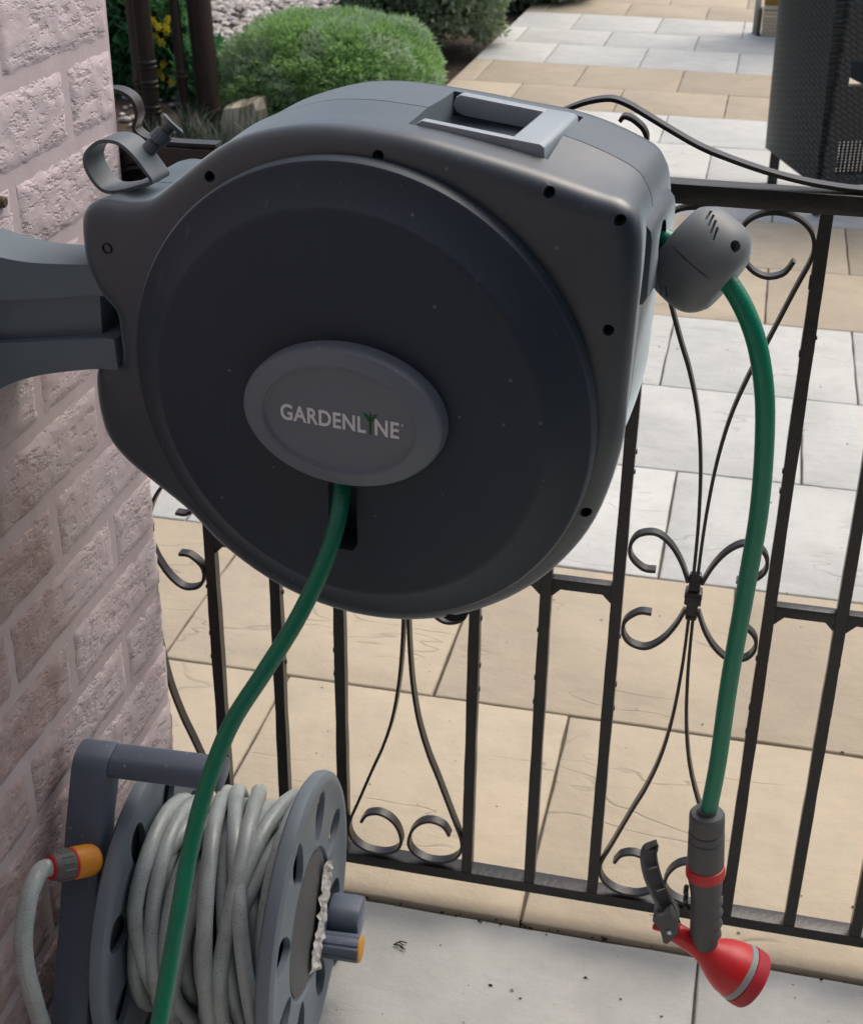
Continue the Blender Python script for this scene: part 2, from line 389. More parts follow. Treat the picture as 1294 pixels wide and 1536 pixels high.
# ------------------------------------------------------------------ ground, patio
mb = MB(); mb.add([(-150, -150, -.06), (150, -150, -.06), (150, 150, -.06), (-150, 150, -.06)], [(0, 1, 2, 3)])
g = mb.build('ground', M_soil, smooth=False, recalc=False); tag(g, kind='structure')
PX0, PX1 = -1.09, 2.3
mb = MB(); box(mb, ((-.389 + PX1) / 2, -1.9, -.0330), (PX1 + .389, 3.8 - .02, .05)); box(mb, ((PX0 + PX1) / 2, 4.77, -.0300), (PX1 - PX0, 9.54, .05))
patio = mb.build('patio', M_grout, smooth=False); tag(patio, kind='structure')
rows = [(-.0095, .4234, .0365, 't'), (.4234, .8515, -.169, 't'), (.8515, 1.278, .13, 'w'), (1.278, 1.704, -.06, 'w'), (1.704, 2.1627, .0607, 'w'),
        (2.1627, 2.61, .2816, 't'), (2.61, 3.0589, .068, 't'), (3.0589, 3.51, .2842, 'w'), (3.51, 3.9655, .061, 'w'), (3.9655, 4.4253, -.1338, 'w'),
        (4.4253, 4.87, .078, 't'), (4.87, 5.3437, -.1347, 't'), (5.3437, 5.8354, .0902, 'w'), (5.8354, 6.2533, -.126, 'w'), (6.2533, 6.7604, .084, 'w'),
        (6.7604, 7.2, -.124, 't'), (7.2, 7.65, .08, 't'), (7.65, 8.1, -.1, 'w'), (8.1, 8.55, .1, 'w'), (8.55, 9.0, -.1, 'w'), (9.0, 9.45, .1, 't'),
        (-.452, -.0095, .251, 'w'), (-.89, -.452, .05, 'w'), (-1.33, -.89, .25, 'w'), (-1.77, -1.33, .05, 'w'), (-2.2, -1.77, .25, 'w')]
slab_cache = {}
rng = random.Random(3)
def slab(x0, x1, y0, y1, kind, z):
    gx = .0017; key = (round(x1 - x0, 3), round(y1 - y0, 3), kind)
    if key not in slab_cache:
        w, d = x1 - x0 - 2 * gx, y1 - y0 - 2 * gx; bv = .003
        mb = MB(); n = 8; loop = []
        r2 = random.Random(hash(key) & 255)
        for (ax, ay, bx, by) in ((-1, -1, 1, -1), (1, -1, 1, 1), (1, 1, -1, 1), (-1, 1, -1, -1)):
            for k in range(n):
                f = k / n; loop.append(((ax + (bx - ax) * f) * w / 2 + r2.uniform(-1, 1) * .0009, (ay + (by - ay) * f) * d / 2 + r2.uniform(-1, 1) * .0009))
        N = len(loop); vs = []
        for zz, ins in ((-.03, 0), (-.003, 0), (-.0008, .0012), (0, bv)):
            for (a, b2) in loop: vs.append((a * (1 - 2 * ins / w), b2 * (1 - 2 * ins / d), zz))
        fs = [(i * N + k, i * N + (k + 1) % N, (i + 1) * N + (k + 1) % N, (i + 1) * N + k) for i in range(3) for k in range(N)] + [tuple(3 * N + k for k in range(N))]
        mb.add(vs, fs); o = mb.build('slab', M_tan if kind == 't' else M_white, recalc=False)
        slab_cache[key] = o.data; bpy.data.objects.remove(o)
    o = inst('slab', slab_cache[key], patio, ((x0 + x1) / 2, (y0 + y1) / 2, z + rng.uniform(-.0008, .0008)))
    o.rotation_euler = (0, 0, math.pi if rng.random() < .5 else 0)
for y0, y1, xo, kind in rows:
    lo = PX0 if y0 > -.1 else -.389
    p = .43; k = math.floor((lo - xo) / p); z = 0 if y0 > -.1 else -.005
    hi = PX1 if y0 < 1.2 or y0 > 8 else PX1
    while xo + k * p < hi - .02:
        a, b2 = max(xo + k * p, lo), min(xo + (k + 1) * p, hi); k += 1
        if b2 - a > .05: slab(a, b2, y0, y1, kind, z)

# ------------------------------------------------------------------ brick wall (painted, rock-faced)
XW = -.392
wall = empty('brick_wall', (XW - .1, -.6, 0)); tag(wall, 'mauve painted rock-faced brick wall carrying the hose reel bracket', 'wall')
def wbuild(mb, name, m, **k):
    o = mb.build(name, m, **k); o.parent = wall; o.matrix_parent_inverse = wall.matrix_world.inverted(); return o
mb = MB(); box(mb, (XW - .1040, -1.1655, 1.9), (.2, 2.321, 3.9)); wbuild(mb, 'mortar', M_mortar, smooth=False)
PZ, Z0, Y0 = .0748, .2550, -.219
bvar = {}
def brick(y0, y1, z0, z1, seed):
    L, H = round(y1 - y0, 3), round(z1 - z0, 4); key = (L, H, seed)
    if key not in bvar:
        nx, ny = (44, 15) if L > .15 else (22, 15)
        mb = MB(); vs = []
        for j in range(ny + 1):
            for i in range(nx + 1):
                a, c = i / nx, j / ny; yy, zz = (a - .5) * L, (c - .5) * H
                e = min(a * L, (1 - a) * L, c * H, (1 - c) * H)
                s = Vector((yy * 38 + seed * 9.1, zz * 55, seed * 3.7))
                h = noise.noise(s * .8) * .35 + noise.noise(s * 1.9) * .30 + noise.noise(s * 3.7) * .22
                prof = min(1, e / .011); prof = math.sin(prof * math.pi / 2)
                jig = 0 if e > 1e-6 else .0016 * noise.noise(s * 1.7)
                vs.append((prof * (.0024 + .0030 * h) - .0042 + jig, yy + jig, zz))
        fs = [(j * (nx + 1) + i, j * (nx + 1) + i + 1, (j + 1) * (nx + 1) + i + 1, (j + 1) * (nx + 1) + i) for j in range(ny) for i in range(nx)]
        # sides back into the joint
        ring = [i for i in range(nx + 1)] + [(j + 1) * (nx + 1) - 1 for j in range(1, ny + 1)] + [ny * (nx + 1) + i for i in range(nx - 1, -1, -1)] + [j * (nx + 1) for j in range(ny - 1, 0, -1)]
        b0 = len(vs); dep = -.1
        vs += [(dep, vs[i][1], vs[i][2]) for i in ring]; n = len(ring)
        fs += [(ring[k], b0 + k, b0 + (k + 1) % n, ring[(k + 1) % n]) for k in range(n)]
        mb.add(vs, fs); o = mb.build('brick', M_brick, recalc=True, sharp=60); bvar[key] = o.data; bpy.data.objects.remove(o)
    o = inst('brick', bvar[key]); o.parent = wall; o.matrix_parent_inverse = wall.matrix_world.inverted()
    o.location = (XW, (y0 + y1) / 2, (z0 + z1) / 2)
jt = .0125
for c in range(-3, 16):
    z0, z1 = Z0 + c * PZ + jt / 2, Z0 + (c + 1) * PZ - jt / 2
    end = -.0015 if c < 8 else -.008
    y = Y0 + .225 if c % 2 == 0 else -.1035 + .225
    while y > -1.05:
        a, b2 = y - .225 + jt / 2, y - jt / 2; y -= .225
        b2 = min(b2, end)
        if b2 - a < .04: continue
        brick(a, b2, z0, z1, (c * 7 + int(y * 40)) % 5 if b2 - a > .2 else (c % 3))
mb = MB(); lathe(mb, [(.0048, -.006), (.0048, .0015), (.0036, .0025)], axis_frame((XW, -.2440, .9160), (1, 0, 0)), 14, cap1=True); wbuild(mb, 'screw', M_stepend)
# unseen walls added behind and beside the viewer to shade the reel front
mb = MB(); box(mb, (.75, -2.45, 2.5), (3.6, .22, 5.1)); box(mb, (2.35, -1.25, 1.3), (.2, 2.18, 2.7))
hw = mb.build('shade_wall', simple_noise('shade_wall_render', (.10, .105, .115), (.075, .08, .09), 14, .9), smooth=False); tag(hw, kind='structure')

# ------------------------------------------------------------------ wrought iron gate
gate = empty('metal_gate', (-.03, .01, 0)); tag(gate, 'black painted wrought iron garden gate with scrollwork and square bars', 'gate')
def gb(mb, name, **k):
    o = mb.build(name, M_gate, **k); o.parent = gate; o.matrix_parent_inverse = gate.matrix_world.inverted(); return o
GX0, GX1 = -.54, .80
gf = lambda a, b2, d: Vector((a, d, b2))
YB = .007
mb = MB(); box(mb, ((GX0 + GX1) / 2, .0115, .8965), (GX1 - GX0, .023, .0185)); gb(mb, 'top_rail', bevel=.0012)
mb = MB(); box(mb, ((GX0 + GX1) / 2, .0110, .0475), (GX1 - GX0, .022, .0150)); gb(mb, 'bottom_rail', bevel=.0012)
bars = [-.334, -.2595, -.186, -.0324, .0437, .119, .2755, .3475, .4215, .578, .652, .726, -.49]
def bar_mesh():
    mb = MB(); r = random.Random(5); n = 26; z0, z1 = .0548, .8872
    for i in range(n + 1):
        z = z0 + (z1 - z0) * i / n; s = .0061 + r.uniform(-.0003, .0003)
        mb.v += [(-s, -s, z), (s, -s, z), (s, s, z), (-s, s, z)]
    mb.f += [(4 * i + k, 4 * i + (k + 1) % 4, 4 * i + 4 + (k + 1) % 4, 4 * i + 4 + k) for i in range(n) for k in range(4)]
    mb.uv = [(0, 0)] * len(mb.v); mb.tint = [.5] * len(mb.v)
    for q in range(9):      # weld beads and paint runs
        z = r.uniform(.1, .85); a = r.choice(((-1, -1), (1, -1))); box(mb, (a[0] * .0062, a[1] * .004, z), (.0022, .004, r.uniform(.003, .007)))
    return mb
o = gb(bar_mesh(), 'bar', smooth=False, recalc=True); bme = o.data; bpy.data.objects.remove(o)
for i, x in enumerate(bars):
    o = inst('bar', bme, None, (x, YB, 0)); o.parent = gate; o.matrix_parent_inverse = gate.matrix_world.inverted()
    if i % 2: o.rotation_euler = (0, 0, math.pi)
for a, b2 in ((-.334, -.2595), (-.2595, -.186), (-.0324, .0437), (.0437, .119), (.2755, .3475), (.3475, .4215), (.578, .652), (.652, .726)):
    mb = MB(); box(mb, ((a + b2) / 2, YB, .4715), (b2 - a - .0122, .0115, .0125))
    for sx in (a + .0062, b2 - .0062):
        s = 1 if sx < (a + b2) / 2 else -1
        mb.add([(sx, YB - .005, .4655), (sx, YB + .005, .4655), (sx, YB + .005, .455), (sx, YB - .005, .455), (sx + s * .010, YB + .005, .4655), (sx + s * .010, YB - .005, .4655)],
               [(0, 1, 2, 3), (0, 3, 5), (1, 4, 2), (3, 2, 4, 5), (0, 5, 4, 1)])
    gb(mb, 'mid_rail', bevel=.0008)
# scroll panels: half-profile around the centre line, lower and upper halves mirrored
ZK = .4745
big = [(.0555, .841), (.0477, .8286), (.033, .8241), (.0185, .8298), (.0085, .843), (.0045, .8617), (.010, .8745), (.0225, .8825), (.0375, .8845), (.054, .8805), (.0665, .8700), (.0712, .8560), (.0695, .8411), (.0595, .8136), (.040, .7575), (.0275, .7241), (.0155, .6803), (.0078, .6303), (.0040, .5791), (.0026, .5376), (.0022, .497)]
small = [(.0410, .5005), (.0540, .5012), (.0672, .5130), (.0690, .5280), (.0610, .5405), (.0440, .5440), (.0285, .5330), (.0160, .5140), (.0070, .4920)]
for x0, x1 in ((-.334, -.186 - .304 + .001), (-.186, -.0324), (.119, .2755), (.4215, .578)):
    if x1 < x0: x0, x1 = -.49, -.334
    xc = (x0 + x1) / 2; sc = (abs(x1 - x0) - .0125) / .1440
    for sx in (-1, 1):
        for up in (1, -1):
            pb = [(xc + sx * a * sc, b2 if up > 0 else 2 * ZK - b2 + (.0015 if b2 > .8 else 0)) for a, b2 in big]
            if up < 0: pb = [(a, .0575 + (b2 - (2 * ZK - .8865)) * (ZK - .0575) / (.8865 - ZK)) for a, b2 in pb]
            pb = [(p.x, p.y) for p in catmull([(a, b2, 0) for a, b2 in pb], 6)]
            mb = MB(); strip(mb, pb, gf, .0034, .0118, YB + sx * .0004); gb(mb, 'scroll', recalc=True)
            ps = [(p.x, p.y) for p in catmull([(xc + sx * a * sc, b2 if up > 0 else 2 * ZK - .0 - b2, 0) for a, b2 in small], 6)]
            mb = MB(); strip(mb, ps, gf, .0036, .0110, YB - sx * .0004); gb(mb, 'small_scroll', recalc=True)
    mb = MB(); box(mb, (xc, YB, ZK), (.0175, .0165, .0150)); box(mb, (xc, YB, ZK + .0022), (.0186, .0176, .0030)); gb(mb, 'tie_collar', bevel=.0015)
    mb = MB(); box(mb, (xc, YB, ZK), (.0125, .0100, .056)); gb(mb, 'weld_knot', bevel=.003)
# scrolled strap lying on the top rail
top = [(-.06, .912), (-.035, .920), (-.005, .938), (.025, .957), (.045, .9672), (.0605, .9725), (.0761, .9748), (.0900, .9712), (.1035, .9647), (.129, .9515), (.1589, .9372), (.19, .927), (.2192, .9192), (.2450, .9140), (.2663, .9110), (.3000, .9085), (.36, .9078), (.46, .9078)]
mb = MB(); strip(mb, [(p.x, p.y) for p in catmull([(a, b2, 0) for a, b2 in top], 6)], gf, .0036, .0150, .0135); gb(mb, 'top_scroll')
curl = [(.0850, .9560), (.0885, .9600), (.0945, .9590), (.1010, .9550), (.1065, .9500), (.1100, .9420), (.1080, .9300), (.098, .918), (.08, .9080)]
mb = MB(); strip(mb, [(p.x, p.y) for p in catmull([(a, b2, 0) for a, b2 in curl], 6)], gf, .0036, .0150, .0135); gb(mb, 'top_scroll')
ring = [(-.30, .9090), (-.345, .9085), (-.372, .9110), (-.3835, .9200), (-.3795, .9330), (-.3820, .9460), (-.3900, .9530), (-.4010, .9560), (-.4130, .9540), (-.4230, .9460), (-.4260, .9340), (-.4200, .9240), (-.410, .921)]
mb = MB(); strip(mb, [(p.x, p.y) for p in catmull([(a, b2, 0) for a, b2 in ring], 6)], gf, .0036, .0170, .0135); gb(mb, 'top_scroll')
mb = MB(); box(mb, (-.325, .020, .864), (.17, .004, .058)); gb(mb, 'lock_plate', bevel=.001)

# ------------------------------------------------------------------ wall-mounted hose reel
KR = .96
RO = Vector((-.076, -.3201, .8034)); ra = R(-5.5)
RM = Matrix(((math.cos(ra), math.sin(ra) * -1, 0), (math.sin(ra), math.cos(ra), 0), (0, 0, 1)))   # local x=u, y=-d, z=w
reel = empty('wall_hose_reel', RO, RM); tag(reel, 'charcoal plastic wall-mounted auto hose reel with round front and oval badge', 'hose reel')
rf = lambda u, w, d: Vector((u * KR, -d * KR, w * KR))
circ = lambda r, degs: [(r * math.cos(R(a)), r * math.sin(R(a))) for a in degs]
left = [(-.200, .132), (-.228, .131), (-.2400, .122), (-.2425, .100), (-.2415, .082), (-.236, .066), (-.230, .056), (-.2175, .042), (-.2155, .022), (-.2160, -.003), (-.226, -.0090), (-.2395, -.0125), (-.2440, -.026), (-.2435, -.055), (-.2375, -.078), (-.222, -.097), (-.198, -.1145), (-.164, -.138)]
FO = [(.2125, -.02), (.2145, .03), (.2160, .08), (.2165, .13), (.2135, .160), (.2040, .1735), (.182, .1790), (.134, .1905), (.0745, .2025), (.045, .2075), (.012, .210), (-.023, .2100), (-.057, .2060), (-.092, .1965), (-.119, .1825), (-.152, .1575), (-.178, .138)] + left + circ(.2135, (232, 247, 262, 277, 292, 307, 322, 337))
BO = [(.2060, -.02), (.2095, .03), (.2120, .08), (.2150, .13), (.2140, .152), (.2080, .171), (.1920, .1860), (.140, .2035), (.080, .2108), (.045, .2145), (.012, .2170), (-.020, .2180), (-.055, .2145), (-.090, .2040), (-.120, .1905), (-.152, .1680), (-.180, .146)] + [(a, b2 + (.002 if b2 > .12 else 0)) for a, b2 in left] + circ(.206, (232, 247, 262, 277, 292, 307, 322, 337))
FC, BC = catmull([(a, b2, 0) for a, b2 in FO], 5, True), catmull([(a, b2, 0) for a, b2 in BO], 5, True)
def inset(P, k):
    n = len(P); out = []; ok = []
    for i in range(n):
        t = (P[(i + 2) % n] - P[i - 2]).normalized(); out.append(P[i] + Vector((-t.y, t.x, 0)) * k)   # CCW: left normal points inward
    if abs(k) < .003: return out
    for q in out:
        dm = 9
        for i in range(n):
            a, e = P[i], P[(i + 1) % n] - P[i]; f = max(0, min(1, (q - a).dot(e) / max(e.dot(e), 1e-12))); dm = min(dm, (a + e * f - q).length)
        ok.append(dm > abs(k) * .96)
    good = [i for i in range(n) if ok[i]]
    for a, b2 in zip(good, good[1:] + [good[0] + n]):
        for m in range(a + 1, b2): out[m % n] = out[a % n].lerp(out[b2 % n], (m - a) / (b2 - a))
    return out
sl = []
rfil = .017
for a in (0, 15, 30, 45, 60, 75, 90): sl.append((-.014 - rfil * (1 - math.cos(R(a))), 0, rfil * (1 - math.sin(R(a))) - .004))
sl += [(-.05, .3, -.002), (-.075, .7, -.0005), (-.0990, 1, 0), (-.0994, 1, .0007), (-.1002, 1, .0007), (-.1006, 1, 0), (-.14, 1, .001), (-.175, 1, .0005), (-.188, 1, .002), (-.197, 1, .006), (-.203, 1, .013), (-.205, 1, .022)]
mb = MB(); N = len(FC); vs = []
for d, bl, ins in sl:
    P = [a.lerp(b2, bl) for a, b2 in zip(FC, BC)]
    vs += [rf(p.x, p.y, d) for p in inset(P, ins)]
fs = [(i * N + k, i * N + (k + 1) % N, (i + 1) * N + (k + 1) % N, (i + 1) * N + k) for i in range(len(sl) - 1) for k in range(N)] + [tuple(range(N)), tuple((len(sl) - 1) * N + k for k in range(N - 1, -1, -1))]
mb.add(vs, fs); casing = mb.build('casing', M_casing, reel, sharp=34)
cutters = []
for u, w in ((-.1207, .1677), (.0196, .1965), (.1507, .1811), (.2040, .1660), (.2020, .0827), (.1945, -.0740), (.0815, -.1995)):
    mb = MB(); lathe(mb, [(.0046, -.045), (.0046, .02)], lambda a, b2, h, u=u, w=w: rf(u + a, w + b2, h), 20, cap0=True, cap1=True)
    cutters.append(mb.build('hole_cutter', None, reel, smooth=False))
HS = lambda u: .2145 - .095 * (u - .03)       # top surface under the handle
mb = MB(); prism(mb, [(.030, HS(.030) - .0195), (.1400, HS(.14) - .0155), (.1400, .26), (.030, .26)], rf, -.168, -.052)
cutters.append(mb.build('pocket_cutter', None, reel, smooth=False))
bpy.context.view_layer.update()
cut(casing, cutters)
# screws deep in the holes
for u, w in ((-.1207, .1677), (.0196, .1965), (.1507, .1811), (.2040, .1660), (.2020, .0827), (.1945, -.0740), (.0815, -.1995)):
    mb = MB(); lathe(mb, [(.0040, -.0445), (.0040, -.041), (.003, -.040)], lambda a, b2, h, u=u, w=w: rf(u + a, w + b2, h), 12, cap1=True); mb.build('screw', M_dark, reel)
mb = MB(); lathe(mb, [(.0046, -.03), (.0046, -.0130), (.0036, -.0128), (.0034, -.0150)], lambda a, b2, h: rf(-.2176 + a, .0993 + b2, h), 16, cap0=True, cap1=True); mb.build('screw', M_hole, reel)  # near-black plug standing in for the shade of an uncut screw hole
# round front cover
ell = lambda a: (1 + .016 * math.cos(2 * (a - R(135))),) * 2
mb = MB(); DX, DW = .003, -.001
prof = [(.196, -.030), (.1965, -.010), (.1962, -.004), (.1945, -.0005), (.1915, .0012), (.1885, .0016), (.1655, .0190), (.1630, .0204), (.1600, .0208), (.10, .0212), (.02, .0214)]
lathe(mb, prof, lambda a, b2, h: rf(a + DX, b2 + DW, h), 128, ell, cap0=True, cap1=True); disc = mb.build('front_cover', M_disc, reel, sharp=28)
mb = MB(); prism(mb, [(-.0125, -.04), (.0125, -.04), (.0125, -.118), (.0085, -.125), (-.0085, -.125), (-.0125, -.118)], rf, -.012, .05); c1 = mb.build('slot_cutter', None, reel, smooth=False)
bpy.context.view_layer.update(); cut(disc, [c1])
# oval badge
BX, BW_ = .0055, .0015
mb = MB(); A_, B_ = .0842, .0588
prof = [(1.0, .015), (1.0, .030), (.985, .0355), (.965, .0375), (.86, .0405), (.79, .0418), (.765, .0412), (.745, .0392), (.73, .0386), (.3, .0386)]
lathe(mb, [(r * A_, h) for r, h in prof], lambda a, b2, h: rf(BX + a, BW_ + b2 * B_ / A_, h), 96, cap0=True, cap1=True); mb.build('badge', M_badge, reel, sharp=24)
def text_part(s, name, m, x0, x1, zbase, height, d, bold=.0, ang=0.):
    cu = bpy.data.curves.new(name, 'FONT'); cu.body = s; cu.size = 1; cu.offset = bold; cu.extrude = .02; cu.space_character = 1.06
    o = bpy.data.objects.new(name, cu); COL.objects.link(o); bpy.context.view_layer.update()
    me = bpy.data.meshes.new_from_object(o.evaluated_get(bpy.context.evaluated_depsgraph_get()))
    bpy.data.objects.remove(o); bpy.data.curves.remove(cu)
    xs = [v.co.x for v in me.vertices]; ys = [v.co.y for v in me.vertices]; sx = (x1 - x0) / (max(xs) - min(xs)); sy = height / (max(ys) - min(ys)); ax, ay = min(xs), min(ys)
    for v in me.vertices:
        px, py = (v.co.x - ax) * sx, (v.co.y - ay) * sy
        v.co = rf(x0 + px, zbase + py - math.sin(ang) * (x0 + px), d + v.co.z * .012)
    me.materials.append(m); p = bpy.data.objects.new(name, me); COL.objects.link(p); p.parent = reel; return p
TD = .0388
text_part('GARDENL', 'lettering', M_letter, -.0440, .0278, -.0060, .0138, TD, .022, .02)
text_part('NE', 'lettering', M_letter, .0352, .0552, -.0060, .0138, TD, .022, .02)
text_part('\u00ae', 'lettering', M_letter, .0566, .0590, .0050, .0024, TD, 0, .02)
mb = MB(); px, pz = .0315, -.0068          # the sprout that stands for the I
for poly in ([(-.0010, 0), (.0010, 0), (.0009, .0125), (-.0009, .0125)], [(0, .0095), (-.0030, .0125), (-.0062, .0178), (-.0022, .0165), (.0004, .0125)], [(0, .0095), (.0030, .0125), (.0062, .0178), (.0022, .0165), (-.0004, .0125)], [(-.0012, .0120), (0, .0195), (.0012, .0120)]):
    prism(mb, [(px + a, pz + b2) for a, b2 in poly], rf, TD, TD + .0003)
mb.build('leaf_emblem', M_green_letter, reel, smooth=False)
# fold-down carrying handle in the top pocket
mb = MB()
hz = lambda u, k=0.: HS(u) + .0015 + k
for d0, d1, dep in ((-.064, -.0545, .012), (-.1655, -.1525, .0165)):
    u0 = .034
    pl = [(u0, hz(u0) - dep * .55), (u0 + .002, hz(u0) - .002), (u0 + .006, hz(u0) + .0005), (.112, hz(.112)), (.112, hz(.112) - dep), (u0 + .010, hz(u0) - dep), (u0 + .003, hz(u0) - dep * .85)]
    mb = MB(); prism(mb, pl, rf, d0, d1); mb.build('handle_arm', M_handle, reel, bevel=.0018)
mb2 = MB(); prism(mb2, [(.1085, hz(.1085) - .020), (.1085, hz(.1085) - .002), (.111, hz(.111)), (.133, hz(.133)), (.1365, hz(.1365) - .002), (.1375, hz(.1375) - .016)], rf, -.1655, -.0545)
mb2.build('handle_grip', M_handle, reel, bevel=.0022)
# outlet collar on the right-hand side
mb = MB(); prism(mb, [(.205, .1545), (.2145, .1545), (.2205, .147), (.2218, .140), (.2218, .095), (.2190, .088), (.205, .088)], rf, -.165, -.060); col = mb.build('outlet_collar', M_casing, reel, bevel=.003)
mb = MB(); lathe(mb, [(.016, .215), (.016, .24)], lambda a, b2, h: rf(h, .1270 + a, -.108 + b2), 24, cap0=True, cap1=True); c1 = mb.build('outlet_cutter', None, reel, smooth=False)
bpy.context.view_layer.update(); cut(col, [c1])
mb = MB(); lathe(mb, [(.0155, .2155), (.0155, .2175), (.012, .2175)], lambda a, b2, h: rf(h, .1270 + a, -.108 + b2), 24, cap0=True, cap1=True); mb.build('outlet_mouth', M_hole, reel)
# bottom drain lug
mb = MB(); lathe(mb, [(.012, -.07), (.012, -.035), (.008, -.032)], lambda a, b2, h: rf(.080 + a, -.205 + b2 * .7, h), 20, cap0=True, cap1=True); mb.build('drain_lug', M_hole, reel)
# wall bracket arm: I-section that flares towards the wall plate
pth = lambda pts: [(p.x, p.y) for p in catmull([(a, b2, 0) for a, b2 in pts], 5)]
ra_ = lambda u, w, d: rf(u, w, d + max(0, -.240 - u) * .30)
tp = pth([(-.345, .1000), (-.331, .0930), (-.310, .0865), (-.285, .0825), (-.249, .0815), (-.222, .0815)])
m1 = pth([(-.222, .0555), (-.250, .0535), (-.290, .0495), (-.345, .0468)])
mb = MB(); prism(mb, tp + m1, ra_, -.074, -.018); mb.build('arm_upper_flange', M_arm, reel, bevel=.0012, sharp=30)
m2 = pth([(-.345, .0075), (-.29, .0120), (-.235, .0170), (-.222, .0175)])
bt = pth([(-.221, -.0120), (-.245, -.0128), (-.279, -.0175), (-.300, -.0225), (-.321, -.0310), (-.345, -.0460)])
mb = MB(); prism(mb, m2 + bt, ra_, -.072, -.018); mb.build('arm_lower_flange', M_arm, reel, bevel=.0012, sharp=30)
mb = MB(); prism(mb, [(-.345, .006), (-.290, .010), (-.2395, .014), (-.2375, .056), (-.290, .052), (-.345, .048)], ra_, -.066, -.028); mb.build('arm_web', M_arm, reel, smooth=False)
mb = MB(); lathe(mb, [(.0100, -.014), (.0105, .0)], lambda a, b2, h: rf(-.2275 + a, .030 + h, -.060 + b2), 16, cap0=True, cap1=True)
lathe(mb, [(.0075, -.030), (.0075, .078)], lambda a, b2, h: rf(-.2265 + a, h, -.070 + b2), 16, cap0=True, cap1=True); mb.build('hinge_pin', M_arm, reel)

# locking strap standing on the reel's left shoulder
sp = [(-.2065, .1408), (-.2240, .1352), (-.2400, .1330), (-.2500, .1395), (-.2570, .1520), (-.2560, .1625), (-.2470, .1715), (-.2370, .1755), (-.2240, .1745), (-.2120, .1660), (-.2010, .1530), (-.1965, .1450), (-.2065, .1408)]
strap = empty('locking_strap', RO + RM @ rf(-.22, .134, -.06), RM); tag(strap, 'grey looped plastic locking strap standing on the shoulder of the hose reel', 'strap')
off = rf(-.22, .134, -.06)
rs = lambda u, w, d: rf(u, w, d) - off
mb = MB(); strip(mb, [(p.x, p.y) for p in catmull([(a, b2, 0) for a, b2 in sp], 6)], rs, .0030, .030, -.072); mb.build('loop', M_strap, strap)
o0 = rs(-.212, .163, -.080); fr = axis_frame(o0, (.62, .45, .72))
mb = MB(); lathe(mb, [(.0062, -.004), (.0062, .010), (.0050, .0102), (.0050, .012), (.0078, .0122), (.0078, .022), (.0066, .0225), (.0045, .023), (.0045, .029), (.0110, .0295), (.0112, .0325), (.0090, .0335), (.0070, .0335), (.0068, .030)], lambda a, b2, h: fr(a, b2, h), 14, cap0=True, cap1=True); mb.build('plug', M_strap, strap, sharp=25)
for k in range(3):
    a = k * 2.09 + .5; mb = MB(); box(mb, fr(.0072 * math.cos(a), .0072 * math.sin(a), .012), (.003, .003, .018), Matrix(((1, 0, 0), (0, 1, 0), (0, 0, 1)))); 

# ------------------------------------------------------------------ hoses
hose = [(-.0790, -.312, .7640), (-.0803, -.326, .7499), (-.0781, -.338, .7432), (-.0765, -.348, .7349), (-.0762, -.365, .7174), (-.0816, -.385, .6921), (-.0958, -.41, .6568), (-.1158, -.435, .6208), (-.1348, -.455, .5877), (-.1456, -.475, .556), (-.152, -.495, .5252), (-.155, -.515, .4952), (-.155, -.54, .464), (-.1574, -.56, .4279), (-.1588, -.585, .3903), (-.1609, -.61, .3457), (-.166, -.66, .27), (-.18, -.74, .17), (-.21, -.84, .08), (-.24, -.95, .022), (-.25, -1.08, .005), (-.22, -1.3, .004)]
mb = MB(); tube(mb, catmull(hose, 10), .0068, 20); o = mb.build('supply_hose', M_hose_g2); tag(o, 'green supply hose hanging from under the oval badge down past the grey coil', 'hose')
oh = [(.112, -.2120, .9310), (.128, -.2145, .9268), (.1404, -.217, .9227), (.1538, -.2205, .918), (.1764, -.2285, .9082), (.1997, -.238, .8944), (.2191, -.243, .865), (.2314, -.244, .8285), (.2387, -.243, .7838), (.2429, -.24, .7119), (.241, -.237, .6346), (.2376, -.235, .5385), (.237, -.234, .4509), (.2345, -.234, .3950), (.2340, -.234, .384)]
mb = MB(); tube(mb, catmull(oh, 12), .0078, 22); o = mb.build('outlet_hose', M_hose_g); tag(o, 'bright green outlet hose hanging from the reel to the spray gun', 'hose')
# stopper ball on the outlet hose: two half shells and vents
bc = Vector((.1763, -.2290, .9085)); bx = Vector((.0522, -.0190, -.0330)).normalized()
stop = empty('hose_stopper', bc); tag(stop, 'grey rubber hose stopper ball on the green outlet hose', 'hose stopper')
side = Vector((-bx.z, 0, bx.x)).normalized(); dep = bx.cross(side)
bfr = lambda a, b2, h: side * a + dep * b2 + bx * h
def shell_prof(k0, k1, n=10):
    out = []
    for i in range(n + 1):
        t = k0 + (k1 - k0) * i / n; h = t * .0265
        r = .0400 * (1 - abs(t) ** 2.9 * (.62 if t > 0 else .42)) ** .5
        out.append((r, h))
    return out
pa = [(.0105, -.0235)] + [(r, h) for r, h in shell_prof(-1, 1, 22)] + [(.0100, .0262)]
sq = lambda a: (1.0, .86)
mb = MB(); lathe(mb, pa, bfr, 56, sq, cap0=True, cap1=True); shell = mb.build('shell', M_ball, stop, sharp=50)
cs = []
for k, (aa, hh) in enumerate(((-.5, -.010), (-.36, -.012), (-.22, -.0135), (2.72, -.0100), (2.86, -.0120), (3.0, -.0130), (3.14, -.0140))):
    pass
mb = MB(); lathe(mb, [(.0046, .002), (.0046, .05)], axis_frame(side * .0205 + bx * .0085 + dep * .0120, (side * .62 + dep * .40 + bx * .45)), 20, cap0=True, cap1=True); cs.append(mb.build('bore_cutter', None, stop, smooth=False))
